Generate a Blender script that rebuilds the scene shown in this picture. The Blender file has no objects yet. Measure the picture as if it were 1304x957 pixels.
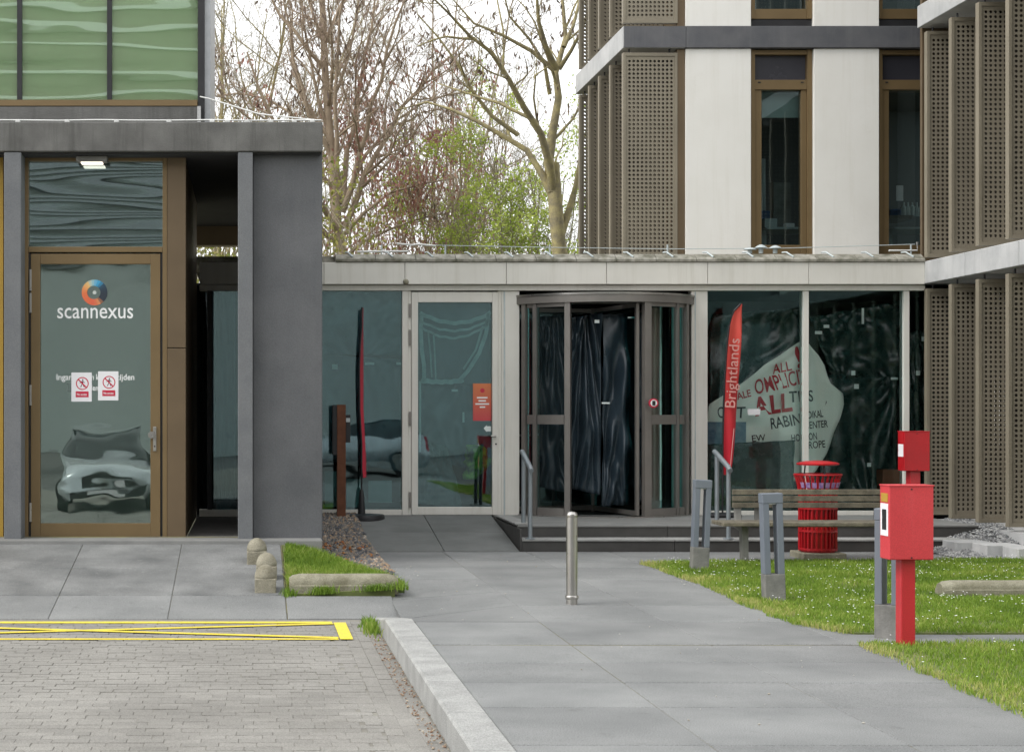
import bpy, bmesh, math, random
import numpy as np
from mathutils import Vector, Matrix, noise

random.seed(7)
S = bpy.context.scene
C = S.collection
R = math.radians

# ------------------------------------------------------------------ camera
F = 2100.0            # focal length in photo pixels (photo 1304 x 957)
VX, VY = 318.0, 525.0  # principal point / horizon in the photo
H = 1.6               # eye height
cd = bpy.data.cameras.new('camera'); cam = bpy.data.objects.new('camera', cd); C.objects.link(cam)
cam.location = (0, 0, H); cam.rotation_euler = (R(90), 0, 0)
cd.sensor_width = 36; cd.lens = 36*F/1304
cd.shift_x = (652-VX)/1304; cd.shift_y = (VY-478.5)/1304
cd.clip_end = 2000
S.camera = cam

# ------------------------------------------------------------------ world, sun, exposure
SUN_EL, SUN_AZ = 46.0, -108.0       # soft sun from the left, azimuth clockwise from +Y
w = bpy.data.worlds.new('World'); S.world = w; w.use_nodes = True
nt = w.node_tree; nt.nodes.clear()
sky = nt.nodes.new('ShaderNodeTexSky'); sky.sky_type = 'NISHITA'; sky.sun_disc = False
sky.sun_elevation = R(SUN_EL); sky.sun_rotation = R(SUN_AZ % 360)
sky.air_density = 1.0; sky.dust_density = 4.0; sky.ozone_density = 1.0
hs = nt.nodes.new('ShaderNodeHueSaturation'); hs.inputs['Saturation'].default_value = 0.16
bg = nt.nodes.new('ShaderNodeBackground'); bg.inputs[1].default_value = 0.13
wo = nt.nodes.new('ShaderNodeOutputWorld')
ov = nt.nodes.new('ShaderNodeMix'); ov.data_type = 'RGBA'; ov.inputs[0].default_value = 0.72      # even overcast veil over the clear sky
ov.inputs[7].default_value = (8.8, 8.95, 9.1, 1)
nt.links.new(sky.outputs[0], hs.inputs['Color']); nt.links.new(hs.outputs[0], ov.inputs[6]); nt.links.new(ov.outputs[2], bg.inputs[0]); nt.links.new(bg.outputs[0], wo.inputs[0])
sd = bpy.data.lights.new('sun', 'SUN'); sun = bpy.data.objects.new('sun', sd); C.objects.link(sun)
sd.energy = 0.9; sd.angle = R(22); sd.color = (1.0, 0.97, 0.92)
el, az = R(SUN_EL), R(SUN_AZ)
sdir = Vector((math.sin(az)*math.cos(el), math.cos(az)*math.cos(el), math.sin(el)))
sun.rotation_euler = sdir.to_track_quat('Z', 'Y').to_euler()
S.view_settings.view_transform = 'Standard'; S.view_settings.look = 'None'
S.view_settings.exposure = 0.85; S.view_settings.gamma = 1.0
S.render.engine = 'CYCLES'
S.cycles.use_denoising = True
S.cycles.max_bounces = 8; S.cycles.transparent_max_bounces = 24; S.cycles.diffuse_bounces = 4; S.cycles.glossy_bounces = 4

# ------------------------------------------------------------------ helpers
def X(x, d): return (x-VX)*d/F
def Z(y, d): return H+(VY-y)*d/F
def P(x, y, d): return Vector((X(x, d), d, Z(y, d)))
def gd(y, z=0.0): return F*(H-z)/(y-VY)          # depth of a ground point

class MB:
    def __init__(s): s.v = []; s.f = []
    def add(s, vs, fs):
        n = len(s.v); s.v += [tuple(p) for p in vs]; s.f += [tuple(i+n for i in f) for f in fs]; return s
    def box(s, x0, x1, y0, y1, z0, z1):
        vs = [(x0,y0,z0),(x1,y0,z0),(x1,y1,z0),(x0,y1,z0),(x0,y0,z1),(x1,y0,z1),(x1,y1,z1),(x0,y1,z1)]
        return s.add(vs, [(0,3,2,1),(4,5,6,7),(0,1,5,4),(1,2,6,5),(2,3,7,6),(3,0,4,7)])
    def prism(s, pts, a, b, axis='y'):
        n = len(pts)
        def m(u, v, t): return {'y':(u,t,v), 'x':(t,u,v), 'z':(u,v,t)}[axis]
        vs = [m(u,v,a) for u,v in pts]+[m(u,v,b) for u,v in pts]
        fs = [tuple(range(n))[::-1], tuple(range(n,2*n))]+[(i,(i+1)%n,n+(i+1)%n,n+i) for i in range(n)]
        return s.add(vs, fs)
    def tube(s, pts, rad, n=8, cap=True):
        pts = [Vector(p) for p in pts]
        if not hasattr(rad, '__len__'): rad = [rad]*len(pts)
        vs, fs = [], []
        for i, p in enumerate(pts):
            t = (pts[min(i+1,len(pts)-1)]-pts[max(i-1,0)]).normalized()
            a = Vector((0,0,1)) if abs(t.z) < .9 else Vector((1,0,0))
            u = t.cross(a).normalized(); q = t.cross(u)
            for k in range(n):
                an = 2*math.pi*k/n; vs.append(p+(u*math.cos(an)+q*math.sin(an))*rad[i])
        for i in range(len(pts)-1):
            for k in range(n):
                fs.append((i*n+k, i*n+(k+1)%n, (i+1)*n+(k+1)%n, (i+1)*n+k))
        if cap: fs += [tuple(range(n))[::-1], tuple((len(pts)-1)*n+k for k in range(n))]
        return s.add(vs, fs)
    def lathe(s, prof, c, n=24):
        vs, fs = [], []
        for r, z in prof:
            for k in range(n):
                a = 2*math.pi*k/n; vs.append((c[0]+r*math.cos(a), c[1]+r*math.sin(a), c[2]+z))
        for i in range(len(prof)-1):
            for k in range(n): fs.append((i*n+k, i*n+(k+1)%n, (i+1)*n+(k+1)%n, (i+1)*n+k))
        fs += [tuple(range(n))[::-1], tuple((len(prof)-1)*n+k for k in range(n))]
        return s.add(vs, fs)
    def arc(s, cx, cy, r0, r1, a0, a1, z0, z1, n=16):
        """curved slab; angle from +X towards the camera (-Y), degrees"""
        vs, fs = [], []
        for i in range(n+1):
            a = R(a0+(a1-a0)*i/n); ca, sa = math.cos(a), -math.sin(a)
            for r, z in ((r0,z0),(r1,z0),(r1,z1),(r0,z1)): vs.append((cx+r*ca, cy+r*sa, z))
        for i in range(n):
            for k in range(4): fs.append((i*4+k, i*4+(k+1)%4, i*4+4+(k+1)%4, i*4+4+k))
        fs += [(0,1,2,3), tuple(n*4+k for k in (3,2,1,0))]
        return s.add(vs, fs)

W = {}                                              # world origin of every object
def new_mesh(name, mb, off=(0,0,0), smooth=None):
    me = bpy.data.meshes.new(name)
    ox, oy, oz = off
    me.from_pydata([(a-ox,b-oy,c-oz) for a,b,c in mb.v], [], mb.f)
    me.update()
    bm = bmesh.new(); bm.from_mesh(me); bmesh.ops.recalc_face_normals(bm, faces=bm.faces); bm.to_mesh(me); bm.free()
    if smooth is not None:
        me.polygons.foreach_set('use_smooth', [True]*len(me.polygons))
        if smooth < 180: me.set_sharp_from_angle(angle=R(smooth))
    return me
def link(name, me, mat=None, parent=None, loc=(0,0,0)):
    o = bpy.data.objects.new(name, me); C.objects.link(o)
    if mat and me and not me.materials: me.materials.append(mat)
    o.parent = parent; o.location = loc
    W[o.name] = (W[parent.name] if parent else Vector((0,0,0)))+Vector(loc)
    return o
def part(name, mb, mat, parent=None, smooth=None, bevel=0, segs=2):
    """mb in world coordinates; the mesh is stored relative to the parent's origin"""
    off = W[parent.name] if parent else (0,0,0)
    o = link(name, new_mesh(name, mb, off, smooth), mat, parent)
    if bevel: bev(o, bevel, segs)
    return o
def bev(o, wd, segs=2):
    m = o.modifiers.new('bevel', 'BEVEL'); m.width = wd; m.segments = segs; m.limit_method = 'ANGLE'; m.angle_limit = R(40)
def thing(name, label, cat, loc, group=None, rz=0):
    o = link(name, None, None, None, loc); o.rotation_euler.z = rz
    o['label'] = label; o['category'] = cat
    if group: o['group'] = group
    return o
def tag(o, label, cat, group=None):
    o['label'] = label; o['category'] = cat
    if group: o['group'] = group
    return o
def struct(name, mb, mat, parent=None, **k):
    o = part(name, mb, mat, parent, **k); o['kind'] = 'structure'; return o
def boxpart(name, b, mat, parent=None, bevel=0): return part(name, MB().box(*b), mat, parent, bevel=bevel)
def pbox(name, x0, x1, y0, y1, d0, d1, mat, parent=None, bevel=0, at=None):
    """box from a rectangle measured in the photo on the plane at depth `at`, from depth d0 to d1"""
    d = at or d0
    return boxpart(name, (X(x0,d),X(x1,d),d0,d1,Z(y1,d),Z(y0,d)), mat, parent, bevel)
def copy_tree(o, parent=None):
    c = o.copy(); C.objects.link(c); c.parent = parent
    for ch in list(o.children): copy_tree(ch, c)
    return c

# ------------------------------------------------------------------ materials
def M(name, col, col2=None, scale=3.0, rough=.6, metal=0.0, bump=0.0, bscale=60.0, streak=0.0, streak_col=(.05,.05,.045), rand=0.0, spec=.5, fine=0.0, detail=4, coat=0, spots=0.0, spot_col=(.06,.06,.055), sscale=9.0):
    m = bpy.data.materials.new(name); m.use_nodes = True
    n = m.node_tree.nodes; l = m.node_tree.links; b = n['Principled BSDF']
    b.inputs['Roughness'].default_value = rough; b.inputs['Metallic'].default_value = metal
    b.inputs['Specular IOR Level'].default_value = spec; b.inputs['Coat Weight'].default_value = coat
    g = n.new('ShaderNodeNewGeometry')
    out = None
    def noise_(sc, det=detail, vec=None, rg=.55):
        t = n.new('ShaderNodeTexNoise'); t.inputs['Scale'].default_value = sc; t.inputs['Detail'].default_value = det; t.inputs['Roughness'].default_value = rg
        l.new(vec or g.outputs['Position'], t.inputs['Vector']); return t
    def ramp(sock, a, c):
        r = n.new('ShaderNodeMapRange'); r.inputs[1].default_value = a; r.inputs[2].default_value = c; l.new(sock, r.inputs[0]); return r.outputs[0]
    def mix(f, a, c, mode='MIX'):
        x = n.new('ShaderNodeMix'); x.data_type = 'RGBA'; x.blend_type = mode
        for sock, v in ((x.inputs[0], f), (x.inputs[6], a), (x.inputs[7], c)):
            if hasattr(v, 'links'): l.new(v, sock)
            elif hasattr(v, '__len__'): sock.default_value = (*v, 1)
            else: sock.default_value = v
        return x.outputs[2]
    if col2 is None: col2 = tuple(c*.8 for c in col)
    out = mix(ramp(noise_(scale).outputs[0], .32, .68), col, col2)
    if fine: out = mix(fine, out, mix(ramp(noise_(140, 2).outputs[0], .3, .7), (.15,.15,.15), (.95,.95,.95)), 'OVERLAY')
    if spots:
        sp_ = ramp(noise_(sscale, 6, None, .7).outputs[0], .60, .72); mq = n.new('ShaderNodeMath'); mq.operation = 'MULTIPLY'; l.new(sp_, mq.inputs[0]); mq.inputs[1].default_value = spots
        out = mix(mq.outputs[0], out, spot_col)
    if streak:
        mp = n.new('ShaderNodeMapping'); mp.inputs['Scale'].default_value = (6, 6, .35); l.new(g.outputs['Position'], mp.inputs['Vector'])
        sn = ramp(noise_(1.6, 5, mp.outputs[0], .7).outputs[0], .5, .78)
        mu = n.new('ShaderNodeMath'); mu.operation = 'MULTIPLY'; l.new(sn, mu.inputs[0]); mu.inputs[1].default_value = streak
        out = mix(mu.outputs[0], out, streak_col)
    if rand:
        oi = n.new('ShaderNodeObjectInfo'); hsv = n.new('ShaderNodeHueSaturation')
        mr = n.new('ShaderNodeMapRange'); mr.inputs[3].default_value = 1-rand; mr.inputs[4].default_value = 1+rand
        l.new(oi.outputs['Random'], mr.inputs[0]); l.new(mr.outputs[0], hsv.inputs['Value']); l.new(out, hsv.inputs['Color']); out = hsv.outputs[0]
    l.new(out, b.inputs['Base Color'])
    rn = n.new('ShaderNodeMapRange'); rn.inputs[3].default_value = max(0,rough-.08); rn.inputs[4].default_value = min(1,rough+.08)
    l.new(noise_(scale*3).outputs[0], rn.inputs[0]); l.new(rn.outputs[0], b.inputs['Roughness'])
    if bump:
        bn = n.new('ShaderNodeBump'); bn.inputs['Strength'].default_value = bump; bn.inputs['Distance'].default_value = .01
        l.new(noise_(bscale, 3).outputs[0], bn.inputs['Height']); l.new(bn.outputs[0], b.inputs['Normal'])
    return m

def GLASS(name, tint=(.8,.88,.87), refl=.12, gloss=(.95,1,1), wav=.0, wscale=(1.2,1.2,3.0)):
    m = bpy.data.materials.new(name); m.use_nodes = True
    n = m.node_tree.nodes; l = m.node_tree.links; n.clear()
    o = n.new('ShaderNodeOutputMaterial'); mx = n.new('ShaderNodeMixShader'); t = n.new('ShaderNodeBsdfTransparent'); gl = n.new('ShaderNodeBsdfGlossy')
    t.inputs[0].default_value = (*tint,1); gl.inputs[0].default_value = (*gloss,1); gl.inputs['Roughness'].default_value = .008
    lw = n.new('ShaderNodeFresnel'); lw.inputs[0].default_value = 1.5
    mr = n.new('ShaderNodeMapRange'); mr.inputs[1].default_value = .04; mr.inputs[2].default_value = 1; mr.inputs[3].default_value = refl; mr.inputs[4].default_value = 1
    l.new(lw.outputs[0], mr.inputs[0]); l.new(mr.outputs[0], mx.inputs[0]); l.new(t.outputs[0], mx.inputs[1]); l.new(gl.outputs[0], mx.inputs[2]); l.new(mx.outputs[0], o.inputs[0])
    if wav:
        g = n.new('ShaderNodeNewGeometry'); mp = n.new('ShaderNodeMapping'); mp.inputs['Scale'].default_value = wscale
        ns = n.new('ShaderNodeTexNoise'); ns.inputs['Scale'].default_value = 1.0; ns.inputs['Detail'].default_value = 1.0
        bn = n.new('ShaderNodeBump'); bn.inputs['Strength'].default_value = 1; bn.inputs['Distance'].default_value = wav
        l.new(g.outputs['Position'], mp.inputs[0]); l.new(mp.outputs[0], ns.inputs['Vector']); l.new(ns.outputs[0], bn.inputs['Height']); l.new(bn.outputs[0], gl.inputs['Normal'])
    return m

def EMIT(name, col, st):
    m = bpy.data.materials.new(name); m.use_nodes = True; b = m.node_tree.nodes['Principled BSDF']
    b.inputs['Base Color'].default_value = (*col,1); b.inputs['Emission Color'].default_value = (*col,1); b.inputs['Emission Strength'].default_value = st
    return m

m_ground = M('ground_soil', (.09,.10,.05), (.13,.11,.07), 1.0, .95)
m_joint = M('joint_sand', (.085,.08,.065), (.20,.18,.07), 2.5, .95)
m_slab = M('paving_slab', (.138,.142,.141), (.212,.215,.211), 1.1, .78, bump=.35, bscale=110, rand=.10, fine=.45, detail=10, spots=.45, spot_col=(.09,.09,.085), sscale=6)
m_pslab = M('old_paving_slab', (.10,.103,.102), (.20,.202,.198), 1.8, .8, bump=.35, bscale=80, rand=.05, fine=.45, detail=10, spots=.3, spot_col=(.36,.36,.34), sscale=12)
m_kerb = M('kerb_concrete', (.235,.235,.226), (.335,.335,.322), 4, .85, bump=.45, bscale=120, rand=.05, fine=.4, detail=8, spots=.4, spot_col=(.17,.165,.15), sscale=14)
m_brick = M('paver', (.172,.164,.148), (.238,.228,.208), 1.2, .9, bump=.4, bscale=90, rand=.09, fine=.4, detail=9, spots=.3, spot_col=(.14,.13,.11), sscale=3)
m_yellow = M('road_paint', (.74,.58,.04), (.60,.48,.07), 14, .7, bump=.3, fine=.3, spots=.75, spot_col=(.30,.27,.2), sscale=18)
m_darkstone = M('dark_granite', (.040,.038,.036), (.065,.062,.058), 3, .6, bump=.1)
m_treadstone = M('tread_granite', (.17,.17,.165), (.22,.22,.21), 3, .7, bump=.15, rand=.05, fine=.1)
m_conc = M('weathered_concrete', (.095,.093,.088), (.15,.148,.14), 3.0, .85, bump=.3, bscale=70, streak=.75, streak_col=(.045,.045,.04), fine=.3, detail=8)
m_concpaint = M('painted_concrete', (.082,.085,.091), (.112,.114,.12), 2.0, .7, bump=.2, streak=.3, streak_col=(.14,.14,.14), fine=.2, detail=8)
m_pillar = M('grey_pillar', (.12,.126,.134), (.15,.155,.16), 2.5, .7, bump=.15, fine=.2, detail=7)
m_lightconc = M('light_concrete', (.38,.385,.385), (.50,.50,.495), 2.6, .85, bump=.25, streak=.3, streak_col=(.2,.2,.19), fine=.08)
m_darkband = M('dark_band', (.085,.088,.098), (.12,.12,.127), 3.5, .7, bump=.2, streak=.25, streak_col=(.2,.2,.2))
m_white = M('white_panel', (.82,.805,.765), (.77,.752,.705), 1.1, .75, bump=.15, bscale=25, streak=.28, streak_col=(.62,.59,.51), spots=.12, spot_col=(.5,.47,.4), sscale=2.5)
m_offwhite = M('offwhite_metal', (.72,.70,.645), (.66,.64,.585), 1.6, .5, streak=.4, streak_col=(.46,.43,.35))
m_bronze = M('bronze_frame', (.20,.138,.066), (.172,.118,.056), 2, .45, metal=.35)
m_bronzelt = M('bronze_panel', (.15,.105,.06), (.125,.088,.05), 2, .5, metal=.3)
m_screen = M('screen_bronze', (.27,.238,.178), (.232,.203,.152), 1.5, .5, metal=.2)
m_holeshade = M('screen_hole_shade', (.045,.038,.03), (.055,.047,.036), 2, .8)  # dark colour stands for shade behind the screen holes
m_ochre = M('ochre_panel', (.42,.25,.03), (.36,.22,.03), 2, .6)
m_black = M('black_metal', (.012,.012,.014), (.02,.02,.022), 4, .5)
m_blackplastic = M('black_sheeting', (.014,.036,.033), (.022,.050,.046), 3, .27)
m_bluesheet = M('grey_sheeting', (.070,.108,.142), (.115,.158,.190), 2.2, .3, detail=7)
m_room = M('room_grey', (.10,.115,.115), (.13,.14,.14), 1, .9)
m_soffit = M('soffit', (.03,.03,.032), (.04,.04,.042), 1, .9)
m_inner = M('interior_dark', (.035,.04,.042), (.05,.055,.055), 1, .9)
m_innergrey = M('interior_grey', (.52,.57,.54), (.60,.63,.60), .8, .9)
m_steel = M('brushed_steel', (.50,.48,.45), (.42,.40,.38), 5, .3, metal=1)
m_doorsteel = M('door_steel', (.27,.25,.23), (.22,.205,.19), 3, .42, metal=.5)
m_rail = M('galvanised_rail', (.24,.27,.29), (.30,.33,.35), 6, .45, metal=.5)
m_lamp = M('lamp_paint', (.135,.155,.185), (.16,.18,.205), 4, .5)
m_lampbase = M('lamp_base', (.14,.14,.13), (.22,.215,.2), 8, .75, bump=.3, streak=.5, streak_col=(.08,.08,.07))
m_red = M('red_paint', (.50,.022,.030), (.43,.018,.026), 3, .42, coat=.2, streak=.25, streak_col=(.30,.02,.02), fine=.15)
m_redface = M('faded_red_paint', (.56,.050,.058), (.50,.036,.045), 3, .45, streak=.25, streak_col=(.60,.14,.14), fine=.18, spots=.25, spot_col=(.30,.03,.03), sscale=22)
m_redbin = M('bin_red', (.46,.005,.012), (.38,.005,.010), 4, .4, coat=.2, fine=.15)
m_wood = M('grey_wood', (.165,.145,.105), (.075,.066,.048), 9, .85, bump=.5, bscale=50, rand=.2, fine=.3)
m_oldconc = M('mossy_concrete', (.16,.148,.10), (.28,.265,.20), 7, .9, bump=.6, bscale=60, streak=.4, streak_col=(.10,.095,.05), fine=.35)
m_ballconc = M('aged_concrete', (.17,.155,.11), (.28,.26,.20), 9, .9, bump=.6, bscale=60, fine=.35)
m_corten = M('corten', (.10,.035,.015), (.15,.055,.025), 7, .8, bump=.2)
m_paper = M('paper', (.80,.79,.80), (.76,.75,.77), 3, .7)
m_vinyl = M('white_vinyl', (.82,.83,.82), (.80,.81,.80), 3, .6)
m_signred = M('sign_red', (.55,.02,.06), (.50,.02,.05), 3, .6)
m_signdark = M('sign_dark', (.12,.02,.05), (.10,.02,.04), 3, .6)
m_tape = M('pale_tape', (.75,.82,.80), (.66,.73,.72), 5, .6)
m_banner = M('banner_cloth', (.78,.84,.76), (.84,.88,.82), 2, .9, bump=.2, bscale=200)
m_inkred = M('red_ink', (.50,.02,.03), (.42,.02,.03), 9, .8)
m_inkblack = M('black_ink', (.015,.018,.02), (.03,.03,.03), 9, .8)
m_coping = M('roof_coping', (.12,.115,.085), (.36,.345,.30), 9, .95, bump=.6, bscale=40, streak=.5, streak_col=(.07,.075,.03))
m_wire = M('white_cable', (.70,.70,.68), None, 3, .5)
m_greenglass_back = M('green_backing', (.62,.75,.50), (.66,.78,.54), .5, .6)
m_deck = M('deck_wood', (.17,.16,.15), (.12,.115,.105), 6, .85, rand=.12)
m_hivis = M('hivis', (.25,.60,.03), (.15,.42,.03), 8, .7)
m_blue = M('blue_plastic', (.03,.09,.22), None, 3, .5)
m_inst = M('pale_equipment', (.5,.55,.55), (.4,.45,.46), 6, .6)
m_alu = M('alu_strip', (.45,.46,.47), (.38,.39,.40), 8, .45, metal=.6)

g_green = GLASS('green_glass', (.97,1,.96), .16, (.85,1,.95), wav=.003, wscale=(.45,.45,2.4))
g_door = GLASS('door_glass', (.80,.88,.85), .19, (.92,1,.97), wav=.0026, wscale=(1.9,1.9,3.2))
g_trans = GLASS('transom_glass', (.7,.78,.78), .55, (.85,1,1), wav=.0034, wscale=(.34,.34,2.4))
g_link = GLASS('link_glass', (.70,.82,.82), .11, (.8,.97,1), wav=.003, wscale=(1.0,1.0,1.8))
g_dark = GLASS('dark_glass', (.985,.995,.99), .022, (.6,.95,.95), wav=.0015)
g_office = GLASS('office_glass', (.72,.80,.80), .05, (.85,.95,1), wav=.0015)

# ------------------------------------------------------------------ text
def text_verts(body, size, bold=0.0, spacing=1.0):
    cu = bpy.data.curves.new('t', 'FONT'); cu.body = body; cu.size = size; cu.align_x = 'LEFT'; cu.offset = bold; cu.space_character = spacing
    cu.resolution_u = 3
    ob = bpy.data.objects.new('t', cu); C.objects.link(ob); bpy.context.view_layer.update()
    me = bpy.data.meshes.new_from_object(ob.evaluated_get(bpy.context.evaluated_depsgraph_get()))
    vs = [tuple(v.co) for v in me.vertices]; fs = [tuple(p.vertices) for p in me.polygons]
    bpy.data.objects.remove(ob); bpy.data.curves.remove(cu); bpy.data.meshes.remove(me)
    return vs, fs
def text_part(name, body, x0, y0, x1, d, mat, parent, bold=0.0, ang=0.0, height=None, yfun=None, stretch=True):
    """flat lettering whose baseline starts at photo point x0,y0 on the plane at depth d and runs to x1"""
    vs, fs = text_verts(body, 1.0, bold)
    if not vs: return None
    xa = min(v[0] for v in vs); xb = max(v[0] for v in vs); yb = max(v[1] for v in vs)
    width = (x1-x0)*d/F; sx = width/(xb-xa)
    sy = sx if height is None else height*d/F/yb
    ca, sa = math.cos(ang), math.sin(ang); mb = MB(); o = P(x0, y0, d); pts = []
    for v in vs:
        u, q = (v[0]-xa)*sx, v[1]*sy
        xx, zz = o.x+u*ca-q*sa, o.z+u*sa+q*ca
        pts.append((xx, d if yfun is None else yfun(xx, zz), zz))
    mb.add(pts, fs)
    return part(name, mb, mat, parent)

exec_later = []
# ================================================================== GROUND AND PAVING
mb = MB(); mb.add([(-300,-200,-.21),(300,-200,-.21),(300,500,-.21),(-300,500,-.21)], [(0,1,2,3)])
struct('ground', mb, m_ground)

ROADZ = -.16
def pave_z(d): return ROADZ+(d-14.05)*(.265-ROADZ)/(17.2-14.05)
KX0, KX1 = 1.05, 1.26; xj0 = KX1
# --- path with individual slabs
path = struct('path', MB().box(xj0+.96, 14, 2.5, 18.97, -.2, -.007).box(xj0, xj0+.958, 2.5, 12.62, -.2, -.007).box(xj0, xj0+.958, 15.9, 18.97, -.2, -.007), m_joint)
rows = [2.6, 3.6, 4.7, 5.8, 6.9, 7.94, 8.96, 9.78, 10.57, 11.36, 11.40, 12.63, 13.71, 14.74, 15.9, 17.06, 18.0, 18.96]
xj = [KX1+.96*k for k in range(14)]
LAWN_X = 4.17
def dip(d): return float(np.interp(d, [12.63,13.71,14.2,14.74,15.9], [0,-.115,-.13,-.075,0]))
def slab_mesh(sx, sy, t=.03, b=.006):
    mb = MB(); h = t
    mb.add([(-sx/2,-sy/2,-h),(sx/2,-sy/2,-h),(sx/2,sy/2,-h),(-sx/2,sy/2,-h),
            (-sx/2,-sy/2,-b),(sx/2,-sy/2,-b),(sx/2,sy/2,-b),(-sx/2,sy/2,-b),
            (-sx/2+b,-sy/2+b,0),(sx/2-b,-sy/2+b,0),(sx/2-b,sy/2-b,0),(-sx/2+b,sy/2-b,0)],
           [(0,3,2,1),(0,1,5,4),(1,2,6,5),(2,3,7,6),(3,0,4,7),(4,5,9,8),(5,6,10,9),(6,7,11,10),(7,4,8,11),(8,9,10,11)])
    return new_mesh('paving_slab', mb)
cache = {}
def slab(x0, x1, y0, y1, z, mat, parent, gap=.010, tilt=0, name='paving_slab', t=.03):
    sx, sy = round(x1-x0-gap*.55,3), round(y1-y0-gap*1.25,3)
    k = (sx, sy, mat.name, t)
    if k not in cache: cache[k] = slab_mesh(sx, sy, t); cache[k].materials.append(mat)
    o = link(name, cache[k], None, parent, ((x0+x1)/2,(y0+y1)/2,z))
    o.rotation_euler = (tilt+random.uniform(-.0012,.0012), random.uniform(-.0015,.0015), 0); return o
for j in range(len(rows)-1):
    d0, d1 = rows[j], rows[j+1]
    if d1-d0 < .1: continue
    sh = 0 if d1 < 11.37 else .0
    for i in range(len(xj)-1):
        if xj[i] > 5.0 and not (d1 > 17.6 or abs(d0-11.40) < .01): continue
        if xj[i] > 3.3 and not (d1 > 17.6): 
            pass
        if i == 0 and d1 > 12.7 and d0 < 15.3:            # slabs dipping to the dropped kerb
            mbs = MB(); x0, x1, a, b = xj[0]+.004, xj[1]-.004, d0+.005, d1-.005; za, zb = dip(d0), dip(d1)
            mbs.add([(x0,a,za),(x1,a,0),(x1,b,0),(x0,b,zb),(x0,a,-.3),(x1,a,-.3),(x1,b,-.3),(x0,b,-.3)], [(0,1,2,3),(4,7,6,5),(0,4,5,1),(1,5,6,2),(2,6,7,3),(3,7,4,0)])
            part('paving_slab', mbs, m_slab, path); continue
        slab(xj[i]+sh, xj[i+1]+sh, d0, d1, random.uniform(-.002,.001), m_slab, path)

# --- kerb
kerb = struct('kerb', MB().box(KX0+.02, KX1-.02, 3.0, 14.0, -.3, -.19), m_joint)
def kerb_stone(y0, y1, z0, z1):
    w_, b = KX1-KX0, .014
    prof0 = [(KX0,-.3),(KX0,z0-b),(KX0+b,z0),(KX1-.004,z0),(KX1-.004,-.3)]
    mb = MB(); n = 5
    vs = [(x,y0+.003,z) for x,z in prof0]+[(x,y1-.003,z+(z1-z0 if i in (1,2,3) else 0)) for i,(x,z) in enumerate(prof0)]
    mb.add(vs, [tuple(range(n))[::-1], tuple(range(n,2*n))]+[(i,(i+1)%n,n+(i+1)%n,n+i) for i in range(n)])
    part('kerb_stone', mb, m_kerb, kerb)
for k in range(10): kerb_stone(2.8+k, 3.8+k, .003, .003)
kerb_stone(12.8, 14.03, .003, ROADZ+.02)

# --- parking bay of pavers
bay = struct('parking_bay', MB().box(-9, KX0+.005, -4, 14.05, -.3, ROADZ-.004), M('paver_sand', (.15,.14,.12), (.22,.21,.18), 5, .95))
def brick_mesh(lx, ly):
    b, t = .0025, .045
    return slab_mesh(lx, ly, t, b)
bm_h = brick_mesh(.1975, .0972); bm_v = brick_mesh(.0972, .1975)
for me_ in (bm_h, bm_v): me_.name = 'paver'; me_.materials.append(m_brick)
bricks = []
for r in range(90):                      # running bond courses parallel to the facade
    yy = 5.05+.1*r
    if yy > 14.0: break
    off = .1*(r % 2)+random.uniform(-.03,.03)
    xx = .75-.1-off
    if off > .05: bricks.append((.75-.05, yy, 'half'))
    while xx > -6.0:
        bricks.append((xx, yy, 'h')); xx -= .2
for c in range(3):
    xc = .797+.096*c
    for r in range(45):
        yy = 5.1+.2*r+.1*(c % 2)
        if yy < 13.95: bricks.append((xc, yy, 'v'))
def vis(bk):
    x, y, t = bk; d = y
    px = VX+x*F/d; py = VY+(H-ROADZ)*F/d
    return -30 < px < 700 and py < 985
seen = sorted([b for b in bricks if vis(b) and b[2] != 'half'], key=lambda b: b[1])
near = set(seen[:300])
for b in seen[:300]:
    o = link('paver', bm_h if b[2] == 'h' else bm_v, None, bay, (b[0], b[1], ROADZ+random.uniform(-.0025,.0015)))
    o.rotation_euler = (random.uniform(-.01,.01), random.uniform(-.01,.01), random.uniform(-.01,.01))
mbr = MB()
for b in bricks:
    if b in near: continue
    if b[1] < 5.0: continue
    lx, ly = {'h':(.0985,.0485),'v':(.0485,.0985),'half':(.0475,.0485)}[b[2]]
    z = ROADZ+random.uniform(-.0025,.0015); e = .0025; x, y = b[0], b[1]
    mbr.add([(x-lx,y-ly,z-.03),(x+lx,y-ly,z-.03),(x+lx,y+ly,z-.03),(x-lx,y+ly,z-.03),(x-lx+e,y-ly+e,z),(x+lx-e,y-ly+e,z),(x+lx-e,y+ly-e,z),(x-lx+e,y+ly-e,z)],
            [(4,5,6,7),(0,1,5,4),(1,2,6,5),(2,3,7,6),(3,0,4,7)])
me = bpy.data.meshes.new('far_pavers'); me.from_pydata(mbr.v, [], mbr.f); me.update()
o = link('far_pavers', me, m_brick, bay); o['kind'] = 'stuff'
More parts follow.
